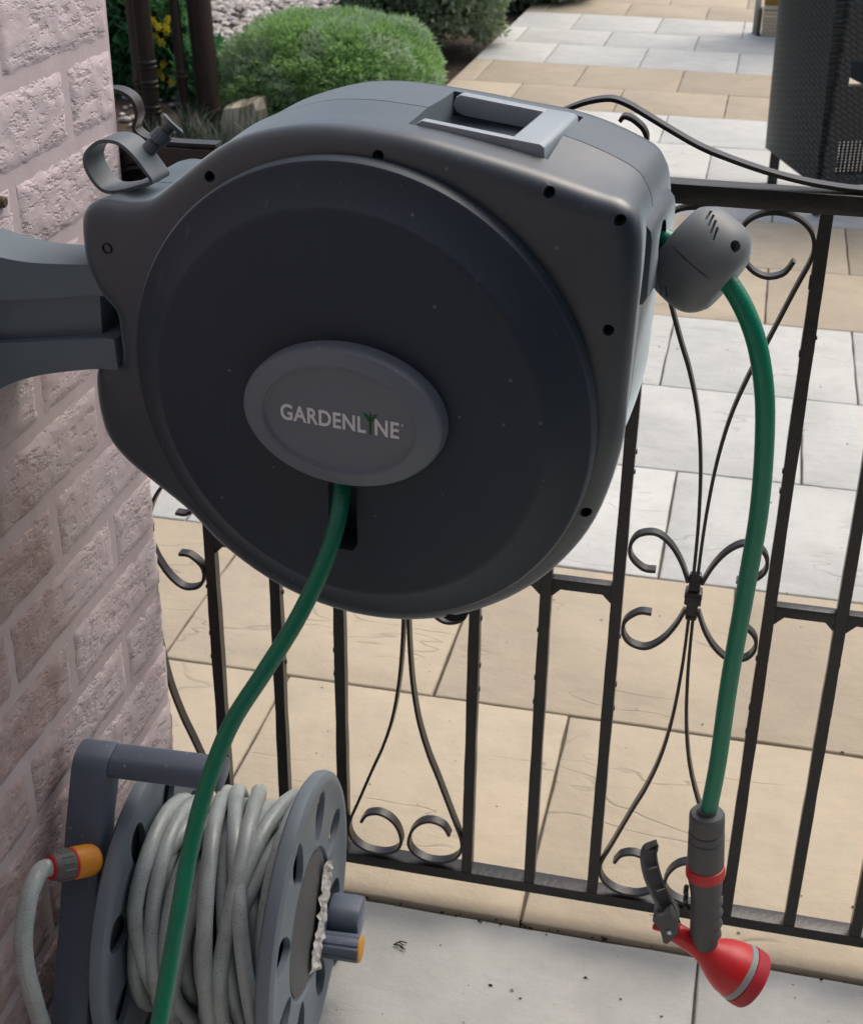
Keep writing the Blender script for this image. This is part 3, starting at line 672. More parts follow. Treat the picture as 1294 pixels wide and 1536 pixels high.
for base, sg in ((side, 1), (-side, -1)):
    for k in range(4):
        h = -.0170 + k * .0050
        c = base * (.0365 - .0022 * k) + dep * (.0155 + .0035 * k) + bx * h
        mb = MB(); box(mb, c, (.013, .0125, .0020), Matrix((base, dep, bx)).transposed() @ Matrix.Rotation(.5 * sg, 3, 'Y')); cs.append(mb.build('vent_cutter', None, stop, smooth=False))
# seam groove round the ball along the hose axis
mb = MB(); box(mb, dep * .040 + side * .003, (.0009, .0175, .046), Matrix((side, dep, bx)).transposed()); cs.append(mb.build('seam_cutter', None, stop, smooth=False))
bpy.context.view_layer.update(); cut(shell, cs)

# ------------------------------------------------------------------ spray gun
YG = -.234
gun = empty('spray_gun', (.234, YG, .3968)); tag(gun, 'red and grey spray gun with trigger hanging on the green hose end', 'spray gun')
G0 = Vector((.235, YG, .38))
gl = lambda x, z, y=0.: Vector((x - G0.x, y, z - G0.z))
ax1 = (gl(.2410, .285) - gl(.2340, .377)).normalized(); of = gl(.2340, .3775)
f1 = axis_frame(of, ax1, (0, 1, 0))
mb = MB(); lathe(mb, [(.0088, -.0005), (.0088, .004), (.0145, .0045), (.0162, .007), (.0164, .022), (.0158, .0235), (.0154, .0245), (.0166, .026), (.0168, .031), (.0160, .0325), (.0158, .0340), (.0168, .0355), (.0172, .062), (.0165, .066)], f1, 36, cap0=True, cap1=True); mb.build('hose_connector', M_grip, gun, sharp=25)
mb = MB(); lathe(mb, [(.0160, .0655), (.0176, .0665), (.0184, .071), (.0184, .0775), (.0168, .0790)], f1, 36, cap0=True, cap1=True); mb.build('collar_ring', M_red, gun)
# grip with finger waves
mb = MB(); rings = []; n = 32
gz0, gz1 = .3000, .2060
for i in range(34):
    t = i / 33; z = gz0 + (gz1 - gz0) * t; xc = .2396 + .0075 * t + .002 * math.sin(t * 3)
    wv = .0015 * math.sin(t * 44) if .25 < t < .85 else 0
    rxr = (.0170 - .0030 * min(1, t * 4) + .0008 * math.sin(t * 3.0) - .0022 * max(0, (t - .75) * 4)); ryr = rxr * .86
    for k in range(n):
        a = 2 * math.pi * k / n; c, s = math.cos(a), math.sin(a)
        rings.append(gl(xc + c * rxr * (1) + (wv if c > 0 else 0) * c, z, s * ryr))
fs = [(i * n + k, i * n + (k + 1) % n, (i + 1) * n + (k + 1) % n, (i + 1) * n + k) for i in range(33) for k in range(n)] + [tuple(range(n)), tuple(33 * n + k for k in range(n - 1, -1, -1))]
mb.add(rings, fs); mb.build('grip', M_grip, gun)
for k in range(3):
    mb = MB(); box(mb, gl(.2240 + .0006 * k, .283 - k * .0095, -.006), (.0040, .010, .0042), Matrix.Rotation(.35, 3, 'Y')); mb.build('grip_rib', M_dark, gun, bevel=.0008)
# red head: narrow neck flaring to the rose
hx = (gl(.2955, .1783) - gl(.2205, .2215)).normalized(); hfz = axis_frame(gl(.2160, .2240), hx, (0, 1, 0))
HL = (gl(.2955, .1783) - gl(.2160, .2240)).length
prof = [(.0085, .000), (.0098, .0012), (.0100, .010), (.0104, .022), (.0112, .031), (.0134, .0385), (.0172, .0455), (.0212, .0525), (.0246, .0595), (.0268, .0665), (.0278, HL - .0170)]
shp = lambda a: (1, 1)
prof = [(r, h) for r, h in prof]
mb = MB(); lathe(mb, prof, hfz, 48, cap0=True, cap1=True); mb.build('head', M_red, gun, sharp=50)
mb = MB(); lathe(mb, [(.0278, HL - .0172), (.0286, HL - .0165), (.0289, HL - .0112), (.0284, HL - .0108)], hfz, 48, cap0=True, cap1=True); mb.build('selector_band', M_band, gun)
mb = MB(); lathe(mb, [(.0286, HL - .0106), (.0296, HL - .0098), (.0300, HL - .004), (.0294, HL + .0020), (.0280, HL + .0035), (.0271, HL + .0026), (.0268, HL + .0010), (.02, HL + .0015)], hfz, 60, cap1=True, cap0=True); fc = mb.build('spray_face', M_redface, gun, sharp=30)
mb = MB()
for k in range(24):
    a = k * 2 * math.pi / 24; r_ = .010 if k % 2 else .022
    lathe(mb, [(.0016, HL + .0005), (.0016, HL + .0022)], lambda p, q, h, a=a, r_=r_: hfz(r_ * math.cos(a) + p, r_ * math.sin(a) + q, h), 8, cap1=True)
mb.build('jets', M_redface, gun)
# trigger
tr = [(.2150, .2290), (.2105, .2400), (.2030, .2560), (.1950, .2730), (.1885, .2900), (.1845, .3060), (.1835, .3180), (.1850, .3255), (.1885, .3290)]
pt = catmull([(a, b2, 0) for a, b2 in tr], 6); mb = MB(); vs = []; m_ = len(pt)
for i, p in enumerate(pt):
    t_ = (pt[min(i + 1, m_ - 1)] - pt[max(i - 1, 0)]).normalized(); nn = Vector((-t_.y, t_.x, 0)); f = i / (m_ - 1)
    wd = (.0064 + .0020 * math.sin(f * math.pi)) * (1 if f < .82 else max(.25, 1 - ((f - .82) / .18) ** 2 * .75)); th = .0022 if f > .25 else .0022 + .004 * (1 - f / .25)
    # channel section, open towards the grip
    for (o_, y_) in ((th, -wd), (th, wd), (-.0062 * (1 - .5 * f), wd), (-.0062 * (1 - .5 * f), wd - .0022), (-th * .2, wd - .0026), (-th * .2, -wd + .0026), (-.0062 * (1 - .5 * f), -wd + .0022), (-.0062 * (1 - .5 * f), -wd)):
        o_ = o_ if o_ > -.004 else o_ * .62; cq, sq_ = math.cos(.9), math.sin(.9); ox, oz = nn.x * o_, nn.y * o_; vs.append(gl(p.x + ox * cq + y_ * sq_ + .002, p.y + oz, y_ * cq + ox * -sq_))
rib_at = [vs[8 * i + 4:8 * i + 6] for i in range(8, m_ - 6, 9)]
fs = [(8 * i + k, 8 * i + (k + 1) % 8, 8 * i + 8 + (k + 1) % 8, 8 * i + 8 + k) for i in range(m_ - 1) for k in range(8)] + [tuple(range(7, -1, -1)), tuple(8 * (m_ - 1) + k for k in range(8))]
mb.add(vs, fs); trig = mb.build('trigger', M_grip, gun, sharp=30)
for a, b2 in rib_at:
    mb = MB(); dz = Vector((.0012, -.0012, .0020)); tube(mb, [a + dz, b2 + dz * 2.2], .0011, 6); mb.build('trigger_rib', M_grip, trig)
lobe = [(.2125, .2560), (.2060, .2510), (.2000, .2505), (.1965, .2470), (.1962, .2425), (.2000, .2380), (.2040, .2330), (.2070, .2240), (.2085, .2175), (.2120, .2160), (.2150, .2195), (.2185, .2270), (.2215, .2320), (.2200, .2420)]
mb = MB(); prism(mb, lobe, lambda a, b2, d: gl(a, b2, d), -.0125, -.0095); prism(mb, lobe, lambda a, b2, d: gl(a, b2, d), .0095, .0125); prism(mb, [(a * .985 + .0030, b2 * .985 + .0035) for a, b2 in lobe], lambda a, b2, d: gl(a, b2, d), -.0096, .0096)
mb.build('trigger_bracket', M_grip, gun, bevel=.0008)
mb = MB(); lathe(mb, [(.0028, 0), (.0028, .0275), (.0022, .0285)], axis_frame(gl(.2135, .2330, .014), (0, -1, 0)), 16, cap0=True, cap1=True); mb.build('pivot_pin', M_steel, gun)
mb = MB(); lathe(mb, [(.0030, 0), (.0034, .003), (.0034, .008), (.0024, .0095)], axis_frame(gl(.2065, .2270, -.004), gl(.2010, .2270) - gl(.2065, .2260)), 14, cap0=True, cap1=True); mb.build('flow_knob', M_red, gun)
mb = MB(); lathe(mb, [(.0112, -.0020), (.0114, .0018)], hfz, 28, cap0=True, cap1=True); mb.build('valve_ring', M_redface, gun)

# ------------------------------------------------------------------ hose cart on the ground
CO = Vector((-.1532, -.2350, .1665)); cth = R(2.6)
CM = Matrix(((math.cos(cth), -math.sin(cth), 0), (math.sin(cth), math.cos(cth), 0), (0, 0, 1)))
cart = empty('hose_cart', CO, CM); tag(cart, 'dark slate hose cart with grey wheels standing on the paving by the wall', 'hose cart')
cf = lambda t_, b2, z: Vector((t_, b2, z))
fp = lambda b2, z, t_: Vector((t_, b2, z))
ZG = -CO.z - .004
pan = [(-.022, .2135), (-.033, .2115), (-.042, .2030), (-.072, .1460), (-.106, .0720), (-.150, -.0200), (-.200, ZG), (-.130, ZG), (-.098, -.02), (-.060, .072), (-.030, .146), (.000, .1930), (.001, .2030), (-.004, .2110), (-.010, .2132)]
mb = MB(); prism(mb, pan, fp, -.224, -.186); mb.build('side_panel', M_cart, cart, bevel=.006, sharp=30)
mb = MB(); prism(mb, [(-.022, .2132), (-.033, .2112), (-.0405, .2035), (-.041, .1960), (-.034, .1890), (-.022, .1875), (-.008, .1900), (.000, .1960), (.0005, .2040), (-.006, .2112), (-.012, .2132)], fp, -.187, -.074); mb.build('carry_bar', M_cart, cart, bevel=.005, sharp=40)
mb = MB(); prism(mb, [(-.085, .03), (-.115, -.03), (-.105, -.07), (.02, -.07), (.05, .0), (.02, .05)], fp, -.186, -.1805); mb.build('axle_boss', M_cart, cart, bevel=.002)
mb = MB(); prism(mb, [(.05, .0), (.06, .0), (.17, ZG), (.11, ZG)], fp, -.220, -.188); mb.build('rear_leg', M_cart, cart, bevel=.004)
mb = MB(); prism(mb, [(-.105, -.03), (.06, .02), (.075, -.02), (-.09, -.07)], fp, -.218, -.190); mb.build('cross_brace', M_cart, cart, bevel=.003)
for bb in (.13, -.155):
    mb = MB(); box(mb, (-.10, bb, ZG + .012), (.20, .03, .022)); mb.build('base_rail', M_cart, cart, bevel=.004)
# flanges with rounded rim and oval lightening holes
def flange(t0, sgn, face):
    prof = [(.030, -.004), (.075, -.004), (.078, -.003), (.080, 0), (.120, .000), (.138, .0005), (.147, .0035), (.153, .0035), (.1575, .0005), (.1588, -.0055), (.1575, -.0115), (.153, -.0145), (.147, -.0145), (.1445, -.008), (.13, -.0060), (.030, -.0085)]
    mb = MB(); lathe(mb, prof + [prof[0]], lambda a, b2, h: Vector((t0 + sgn * h, a, b2)), 96)
    o = mb.build('flange', M_flange, cart, sharp=35); cs = []
    for k in range(8):
        a = k * math.pi / 4 + .30; mbc = MB()
        for rr, h in ((0, 0),):
            vs = []; n = 20
            for hh in (-.012, .012):
                for q in range(n):
                    b_ = 2 * math.pi * q / n; u, v = math.cos(b_) * .0290, math.sin(b_) * .0180 * (1 + .25 * math.cos(b_))
                    kk = 1 if hh * sgn < 0 or True else 1
                    p = Vector((.1105 + u, v)); vs.append(Vector((t0 + hh, p.x * math.cos(a) - p.y * math.sin(a), p.x * math.sin(a) + p.y * math.cos(a))))
            fs = [(q, (q + 1) % n, n + (q + 1) % n, n + q) for q in range(n)] + [tuple(range(n - 1, -1, -1)), tuple(n + q for q in range(n))]
            mbc.add(vs, fs)
        cs.append(mbc.build('oval_cutter', None, cart, smooth=False))
    bpy.context.view_layer.update(); cut(o, cs); return o
flange(0, 1, 1); flange(-.165, 1, 1)
# backing dish behind the holes of the flanges (they are shallow pockets, open near the rim)
for t0 in (-.0112, -.176):
    mb = MB(); lathe(mb, [(.028, .0), (.098, 0), (.123, .0006), (.123, -.0016), (.098, -.002), (.028, -.002)], lambda a, b2, h, t0=t0: Vector((t0 + h, a, b2)), 64); mb.build('flange_dish', M_flange, cart, sharp=30)
mb = MB(); lathe(mb, [(.058, -.17), (.058, -.01)], lambda a, b2, h: Vector((h, a, b2)), 40, cap0=True, cap1=True); mb.build('drum', M_hub, cart)
mb = MB(); lathe(mb, [(.0740, -.006), (.0740, -.0018), (.072, -.0012), (.02, -.0010)], lambda a, b2, h: Vector((h, a, b2)), 64, cap0=True, cap1=True); mb.build('hub_cap', M_hub, cart)
# torn label across the hub
r_ = random.Random(11); vs = []
la, lb = Vector((.078, .018)), Vector((.006, -.074)); lt = (lb - la).normalized(); ln = Vector((-lt.y, lt.x))
for i in range(26):
    f = i / 25; c = la.lerp(lb, f); wl, wr = .024 + r_.uniform(-.006, .005), .026 + r_.uniform(-.007, .006)
    if i < 3: wr += .006 * (i % 2); wl -= .004 * (i % 2)
    for k in (-wr, -wr * .35, wl * .35, wl):
        q = c + ln * k; vs.append(Vector((.0012 + r_.uniform(0, .0030), q.x, q.y)))
mb = MB(); mb.add(vs, [(4 * i + k, 4 * i + k + 1, 4 * i + 5 + k, 4 * i + 4 + k) for i in range(25) for k in range(3)]); mb.build('torn_label', M_label, cart, smooth=False)
# crank: spindle, arm block and ribbed knob
mb = MB(); prism(mb, [(.066, -.088), (.066, -.058), (.074, -.048), (.098, -.046), (.110, -.056), (.110, -.088)], fp, -.001, .0360); mb.build('crank_arm', M_cart, cart, bevel=.006)
kf = axis_frame((.0060, .052, -.0790), (1, 0, 0)); n = 40
mb = MB(); vs = []
for h, rr in ((-.006, .0145), (.006, .0152), (.032, .0156), (.0345, .0148)):
    for k in range(n):
        a = 2 * math.pi * k / n; g_ = 1 - .09 * max(0, math.cos(a * 8)) ** 4; vs.append(kf(rr * g_ * math.cos(a), rr * g_ * math.sin(a), h))
mb.add(vs, [(i * n + k, i * n + (k + 1) % n, (i + 1) * n + (k + 1) % n, (i + 1) * n + k) for i in range(3) for k in range(n)] + [tuple(range(n - 1, -1, -1)), tuple(3 * n + k for k in range(n))]); kn = mb.build('crank_knob', M_cart, cart, sharp=30)
mb = MB(); lathe(mb, [(.0146, .0340), (.0148, .0360), (.0125, .0372), (.004, .0376)], kf, 28, cap1=True, cap0=True); o = mb.build('knob_cap', M_yellow, kn)

# grey hose wound on the drum: one long hose
r_ = random.Random(4); pts = []
turns = [(-.150, .108), (-.130, .1145), (-.146, .121), (-.118, .1175), (-.112, .106), (-.094, .107), (-.100, .120), (-.070, .1235), (-.082, .108), (-.052, .1185), (-.060, .107), (-.034, .116), (-.030, .106), (-.046, .125), (-.090, .127), (-.024, .121)]
seq = [(-.152, .075), (-.135, .075), (-.117, .076), (-.099, .075), (-.081, .076), (-.063, .075), (-.045, .076), (-.027, .076), (-.024, .092), (-.040, .093), (-.058, .092), (-.076, .093), (-.094, .092), (-.112, .093), (-.130, .092), (-.150, .093), (-.152, .110), (-.134, .110), (-.116, .109), (-.098, .110), (-.084, .111), (-.062, .111), (-.046, .110), (-.026, .110), (-.026, .1255), (-.052, .1270), (-.074, .1270), (-.092, .1265)]
m_ = 18
for i in range(len(seq)):
    t0, r0 = seq[i]; t1, r1 = seq[min(i + 1, len(seq) - 1)]
    j = r_.uniform(0, 6.3); j2 = (r_.uniform(.014, .036) * r_.choice((-1, 1))) if i > 14 else .004; j3 = r_.uniform(.001, .0055) if i > 14 else .0015
    for k in range(m_):
        f = k / m_; a = -2 * math.pi * f + R(-60)
        tt = t0 + (t1 - t0) * f + j2 * math.sin(f * 2 * math.pi + j); rr = r0 + (r1 - r0) * f + j3 * math.sin(a * 2 + j) + (r_.uniform(-.0006, .0006))
        tt = max(-.153, min(-.021, tt))
        pts.append(CO + CM @ Vector((tt, rr * math.cos(a), rr * math.sin(a))))
mb = MB(); tube(mb, catmull(pts, 2), .0082, 14); o = mb.build('coiled_hose', M_hose_w); tag(o, 'weathered pale grey hose wound in loose turns on the cart drum', 'hose')
# inlet connector and its hose tail
c0 = CO + CM @ Vector((-.191, -.086, .1300)); c9 = CO + CM @ Vector((-.2170, -.120, .1450))
con = empty('tap_connector', c0); tag(con, 'orange and grey hose connector plugged into the cart side panel', 'hose connector')
ca = (c9 - c0).normalized(); cfm = axis_frame((0, 0, 0), ca)
mb = MB(); lathe(mb, [(.0125, -.004), (.0150, .000), (.0158, .004), (.0158, .020), (.0150, .022)], cfm, 32, cap0=True, cap1=True); mb.build('nut', M_orange, con)
mb = MB(); lathe(mb, [(.0150, .0215), (.0152, .0235), (.0145, .0245)], cfm, 28, cap0=True, cap1=True); lathe(mb, [(.0118, .0440), (.0120, .0458), (.0110, .0465)], cfm, 28, cap0=True, cap1=True); mb.build('seal_ring', M_red, con)
mb = MB(); lathe(mb, [(.0145, .0243), (.0150, .027), (.0142, .037), (.0125, .0445), (.0095, .0450)], cfm, 28, cap0=True, cap1=True)
for k in range(14):
    a = k * 2 * math.pi / 14; p0, p1 = cfm(.0150 * math.cos(a), .0150 * math.sin(a), .027), cfm(.0140 * math.cos(a), .0140 * math.sin(a), .038); tube(mb, [p0, p1], .0011, 6)
mb.build('sleeve', M_conngrey, con, sharp=30)
s0 = c0 + cfm(0, 0, .042); s1 = c0 + cfm(0, 0, .054)
tail = [s0, s1, (-.3655, -.392, .3200), (-.3640, -.4110, .3130), (-.3625, -.4290, .2900), (-.3620, -.4350, .2620), (-.3610, -.4345, .2300), (-.3600, -.4278, .1740), (-.355, -.42, .12), (-.345, -.405, .07), (-.32, -.38, .035), (-.28, -.36, .020), (-.24, -.352, .018), (-.20, -.349, .03)]
mb = MB(); tube(mb, catmull(tail, 10), .0086, 16); o = mb.build('inlet_hose', M_hose_w); tag(o, 'pale grey hose tail curving down from the orange connector beside the wall', 'hose')

# ------------------------------------------------------------------ garden bed
def pebble_mesh():
    r = random.Random(21); mb = MB()
    base = [(0, 0, 1), (.9, 0, .35), (.28, .85, .35), (-.72, .53, .35), (-.72, -.53, .35), (.28, -.85, .35), (.72, .53, -.35), (-.28, .85, -.35), (-.9, 0, -.35), (-.28, -.85, -.35), (.72, -.53, -.35)]
    fs = [(0, 1, 2), (0, 2, 3), (0, 3, 4), (0, 4, 5), (0, 5, 1), (1, 6, 2), (2, 7, 3), (3, 8, 4), (4, 9, 5), (5, 10, 1), (6, 7, 2), (7, 8, 3), (8, 9, 4), (9, 10, 5), (10, 6, 1)]
    def put(x, y, s):
        q = r.uniform(0, 6.3); c, sn = math.cos(q), math.sin(q); el = r.uniform(.6, 1)
        mb.add([((vx * c - vy * el * sn) * s + x, (vx * sn + vy * el * c) * s + y, -.055 + s * .35 + vz * s * .55) for vx, vy, vz in base], fs, tint=r.betavariate(2, 1.6))
    for i in range(11000):
        x, y = r.uniform(-4.6, -1.45), r.uniform(4.5, 9.0)
        if y < 4.62 + .2 * math.sin(x * 3): continue
        put(x, y, r.uniform(.012, .032))
    for i in range(240): put(r.uniform(-2.6, -1.2), r.uniform(3.3, 4.6), r.uniform(.010, .024))
    return mb
o = pebble_mesh().build('pebbles', M_pebble, smooth=True, recalc=False, sharp=50); tag(o, kind='stuff'); 
mb = MB(); r_ = random.Random(8); nx, ny = 40, 70; vs = []
for j in range(ny + 1):
    for i in range(nx + 1):
        x, y = -5 + (PX0 - .002 + 5) * i / nx, 1.0 + 8.5 * j / ny; e = min(1, (PX0 - x) / .1)
        vs.append((x, y, -.055 + .02 * noise.noise((x * 3, y * 3, 1)) + .012 * noise.noise((x * 11, y * 11, 4)) * e))
mb.add(vs, [(j * (nx + 1) + i, j * (nx + 1) + i + 1, (j + 1) * (nx + 1) + i + 1, (j + 1) * (nx + 1) + i) for j in range(ny) for i in range(nx)])
o = mb.build('garden_bed', M_soil, recalc=False); tag(o, kind='structure')

def leaf_ball(mb, c, rad, n, size, r, elong=2.2, shell=.25, rough=.10, power=2.4, zmin=-.8, tint=None, spread=.8):
    """small leaves spread through the outer part of a clipped, slightly flattened ball"""
    for i in range(n):
        v = Vector((r.gauss(0, 1), r.gauss(0, 1), r.gauss(0, 1))).normalized()
        if v.z < zmin: continue
        s = (abs(v.x) ** power + abs(v.y) ** power + abs(v.z) ** power) ** (-1 / power)
        bumpy = 1 + rough * noise.noise(v * 3.1 + Vector(c)) + rough * .6 * noise.noise(v * 8 + Vector(c)) 
        d = 1 - shell * r.random() ** 2
        p = Vector((v.x * rad[0], v.y * rad[1], v.z * rad[2])) * s * bumpy * d + Vector(c)
        ax = (v + Vector((r.gauss(0, spread), r.gauss(0, spread), r.gauss(.1, spread)))).normalized(); sd_ = ax.cross(Vector((r.gauss(0, 1), r.gauss(0, 1), r.gauss(0, 1)))).normalized()
        L = size * r.uniform(.6, 1.4); W_ = L / elong / 2
        tt = tint(r, p) if tint else min(1, max(0, r.gauss(.5, .22)))
        mb.add([p - sd_ * W_, p + ax * L * .5 - sd_ * W_ * .8, p + ax * L, p + sd_ * W_], [(0, 1, 2, 3)], tint=tt)
def bush(name, c, rad, n, size, m, label, cat='bush', group=None, seed=1, stems=5, **k):
    r = random.Random(seed); e = empty(name, (c[0], c[1], -.04)); tag(e, label, cat, group)
    loc = (0, 0, c[2] + .04); mb = MB(); leaf_ball(mb, loc, rad, n, size, r, **k); mb.build('foliage', m, e, smooth=False, recalc=False)
    mb = MB()
    for i in range(stems):
        a = r.uniform(0, 6.3); tube(mb, catmull([(.03 * math.cos(a), .03 * math.sin(a), -.02), (rad[0] * .25 * math.cos(a), rad[1] * .25 * math.sin(a), c[2] * .6), (rad[0] * .6 * math.cos(a + .4), rad[1] * .6 * math.sin(a + .4), c[2] + rad[2] * .3)], 4), lambda f: .012 * (1 - .7 * f), 7)
    mb.build('stem', M_bark, e); 
    # inner twig mass so the crown is not see-through
    mb = MB(); leaf_ball(mb, loc, [q * .80 for q in rad], n // 6, size * 2.2, r, elong=1.4, shell=.5); mb.build('inner_foliage', m, e, smooth=False, recalc=False)
    return e
bush('clipped_bush', (-1.435, 4.25, .10), (.420, .40, .245), 60000, .021, M_bush, 'bright green clipped dome bush behind the hose reel', seed=2, elong=3.4, shell=.22, rough=.11)
bush('shrub', (-1.42, 5.75, .36), (.40, .42, .42), 16000, .030, M_shrub, 'grey-green small-leaved shrub with rusty patches beside the patio edge', seed=3, elong=1.7, rough=.22, tint=lambda r, p: min(1, max(0, r.gauss(.45, .2) + .45 * max(0, noise.noise(p * 5)))))
bush('shrub', (-1.20, 7.25, .22), (.42, .36, .30), 9000, .032, M_shrub, 'dark low shrub at the far end of the patio edge', seed=4, elong=1.7, rough=.2, tint=lambda r, p: min(1, max(0, r.gauss(.3, .2))))
bush('conifer', (-2.52, 4.65, .26), (.34, .30, .42), 14000, .040, M_darkleaf, 'dark green feathery conifer behind the wooden posts', 'plant', seed=5, elong=4, rough=.3, shell=.6)
bush('leafy_plant', (-2.00, 4.40, .03), (.12, .15, .15), 5000, .034, M_darkleaf, 'dark green feathery plant between the post and the clipped bush', 'plant', seed=6, elong=4, rough=.3, shell=.7)
bush('leafy_plant', (-2.225, 4.52, .08), (.13, .13, .24), 5000, .034, M_darkleaf, 'tall leafy plant with yellow flowers behind the posts', 'plant', seed=7, elong=3, rough=.3, shell=.7, tint=lambda r, p: min(1, max(0, r.gauss(.75, .2))))
fl = bpy.data.objects['leafy_plant.001']; r_ = random.Random(9)
for i in range(16):
    mb = MB(); c = Vector((r_.uniform(-.07, .10), r_.uniform(-.17, -.11), r_.uniform(.06, .34))); ax = Vector((r_.gauss(0, .4), -1, r_.uniform(0, .8))).normalized(); sx = ax.cross(Vector((0, 0, 1))).normalized(); sy = ax.cross(sx)
    for k in range(6):
        a = k * math.pi / 3; q = sx * math.cos(a) + sy * math.sin(a); w_ = sx * -math.sin(a) + sy * math.cos(a)
        mb.add([c, c + q * .012 + w_ * .006, c + q * .021 + ax * .003, c + q * .012 - w_ * .006], [(0, 1, 2, 3)], tint=r_.random())
    mb.build('flower', M_flower, fl, smooth=False, recalc=False)

# dark turned wooden posts standing in the bed
def post(x, y, lean, rad, h, m, label, rings, seed):
    e = empty('wooden_post', (x, y, -.05)); tag(e, label, 'post', 'dark wooden posts in the garden bed')
    fr = axis_frame((0, 0, 0), (lean, .02, 1)); prof = [(rad * .86, 0), (rad * .95, h * .1)]
    for z in rings:
        prof += [(rad, z - .016), (rad * 1.10, z - .012), (rad * 1.10, z - .006), (rad * .94, z - .003), (rad * .94, z + .003), (rad * 1.08, z + .006), (rad * 1.08, z + .012), (rad * .97, z + .016)]
    prof += [(rad * 1.02, h * .7), (rad * .95, h)]
    mb = MB(); lathe(mb, prof, fr, 20, cap0=True, cap1=True); mb.build('shaft', m, e, sharp=25)
post(-2.165, 3.75, -.045, .013, 1.3, M_stake2, 'thin brown wooden post close to the corner of the wall', [.52], 1)
post(-2.030, 3.75, -.045, .017, 1.3, M_stake2, 'light brown turned post, second from the wall corner', [.155, .20], 2)
post(-1.975, 3.72, -.040, .031, 1.4, M_stake1, 'thick dark turned post in the middle of the row of posts', [.11, .20, .27], 3)
post(-1.862, 3.76, -.045, .019, 1.3, M_stake1, 'slim dark turned post beside the thickest post', [.235], 4)
post(-1.780, 3.80, -.055, .046, 1.5, M_stake1, 'thickest dark reddish post, nearest the clipped bush', [], 5)
def tuft(x, y, n, L, label, seed):
    r = random.Random(seed); e = MB()
    for i in range(n):
        a = r.uniform(0, 6.3); l = L * r.uniform(.5, 1.1); sp_ = r.uniform(.2, .8); w_ = r.uniform(.003, .006); p0 = Vector((r.gauss(0, .03), r.gauss(0, .03), 0)); dr = Vector((math.cos(a), math.sin(a), 0)); sdv = Vector((-dr.y, dr.x, 0)) * w_
        c = [p0 + dr * l * sp_ * f ** 1.6 + Vector((0, 0, l * (f - .45 * sp_ * f * f))) for f in (0, .35, .7, 1)]
        vs = []
        for k, q in enumerate(c): vs += [q - sdv * (1 - k / 3.2), q + sdv * (1 - k / 3.2)]
        e.add(vs, [(2 * k, 2 * k + 1, 2 * k + 3, 2 * k + 2) for k in range(3)], tint=r.random())
    o = e.build('grass_tuft', M_bladeleaf, smooth=False, recalc=False); o.location = (x, y, -.05); tag(o, label, 'plant', 'grey-green grassy tufts in the bed'); return o
tuft(-1.80, 3.62, 110, .20, 'grey-green strappy tuft at the foot of the thickest post', 1)
tuft(-1.66, 3.52, 90, .17, 'grey-green strappy tuft in front of the pale striped rock', 2)
tuft(-1.53, 3.66, 80, .18, 'grey-green strappy tuft between the rock and the clipped bush', 3)
tuft(-1.92, 3.58, 60, .14, 'small grey-green tuft in front of the slim dark post', 4)
# pale striped rock
mb = MB(); n = 14
vs = [];
for j in range(9):
    th = math.pi * j / 8
    for k in range(n):
        a = 2 * math.pi * k / n; v = Vector((math.sin(th) * math.cos(a), math.sin(th) * math.sin(a), math.cos(th))); s = (abs(v.x) ** 5 + abs(v.y) ** 5 + abs(v.z) ** 5) ** (-.2) * (1 + .16 * noise.noise(v * 1.7 + Vector((5, 0, 0))))
        vs.append((v.x * s * .095, v.y * s * .075, v.z * s * .085 + .03 + .03 * v.x * s))
mb.add(vs, [(j * n + k, j * n + (k + 1) % n, (j + 1) * n + (k + 1) % n, (j + 1) * n + k) for j in range(8) for k in range(n)])
o = mb.build('rock', M_rock, sharp=35); o.location = (-1.665, 3.85, -.03); tag(o, 'pale striped rock in the bed below the clipped bush', 'rock')

# ------------------------------------------------------------------ wicker armchair
P1, P2, P3 = Vector((.268, 3.50, 0)), Vector((.425, 3.12, 0)), Vector((1.00, 3.34, 0))
chair = empty('wicker_chair', (.6, 3.5, 0)); tag(chair, 'dark charcoal wicker garden armchair standing on the patio', 'chair')
CI = chair.matrix_world.copy()
bpy.context.view_layer.update()
def cbuild(mb, name, m, **k):
    o = mb.build(name, m, **k); o.parent = chair; o.matrix_parent_inverse = chair.matrix_world.inverted(); return o
def panel(name, pa, pb, bottom, top_, thick, bulge=0., x0=0., x1=1., nn=24):
    d = (pb - pa); L = d.length; d.normalize(); nrm = Vector((d.y, -d.x, 0)); vs = []; uv = []
    for side_ in (0, 1):
        for i in range(nn + 1):
            f = x0 + (x1 - x0) * i / nn; z0, z1 = bottom(f), top_(f)
            for j in range(7):
                z = z0 + (z1 - z0) * j / 6; off_ = bulge * math.sin(math.pi * f) + (thick if side_ == 0 else 0) + .03 * (z - .3)
                vs.append(pa + d * L * f + nrm * off_ + Vector((0, 0, z))); uv.append((f * L, z))
    S_ = (nn + 1) * 7
    fs = []
    for i in range(nn):
        for j in range(6):
            a = i * 7 + j; fs += [(a, a + 7, a + 8, a + 1), (S_ + a, S_ + a + 1, S_ + a + 8, S_ + a + 7)]
        fs += [(i * 7, S_ + i * 7, S_ + i * 7 + 7, i * 7 + 7), (i * 7 + 6, i * 7 + 13, S_ + i * 7 + 13, S_ + i * 7 + 6)]
    for j in range(6):
        fs += [(j, j + 1, S_ + j + 1, S_ + j), (nn * 7 + j, S_ + nn * 7 + j, S_ + nn * 7 + j + 1, nn * 7 + j + 1)]
    mb = MB(); mb.add(vs, fs, uv); return cbuild(mb, name, M_wicker, sharp=50)
arch = lambda f: .150 - .030 * min(1, f * 1.0) + .0 if f < .12 else .150 + .0 - .05 * ((f - .12) / .88) ** .7
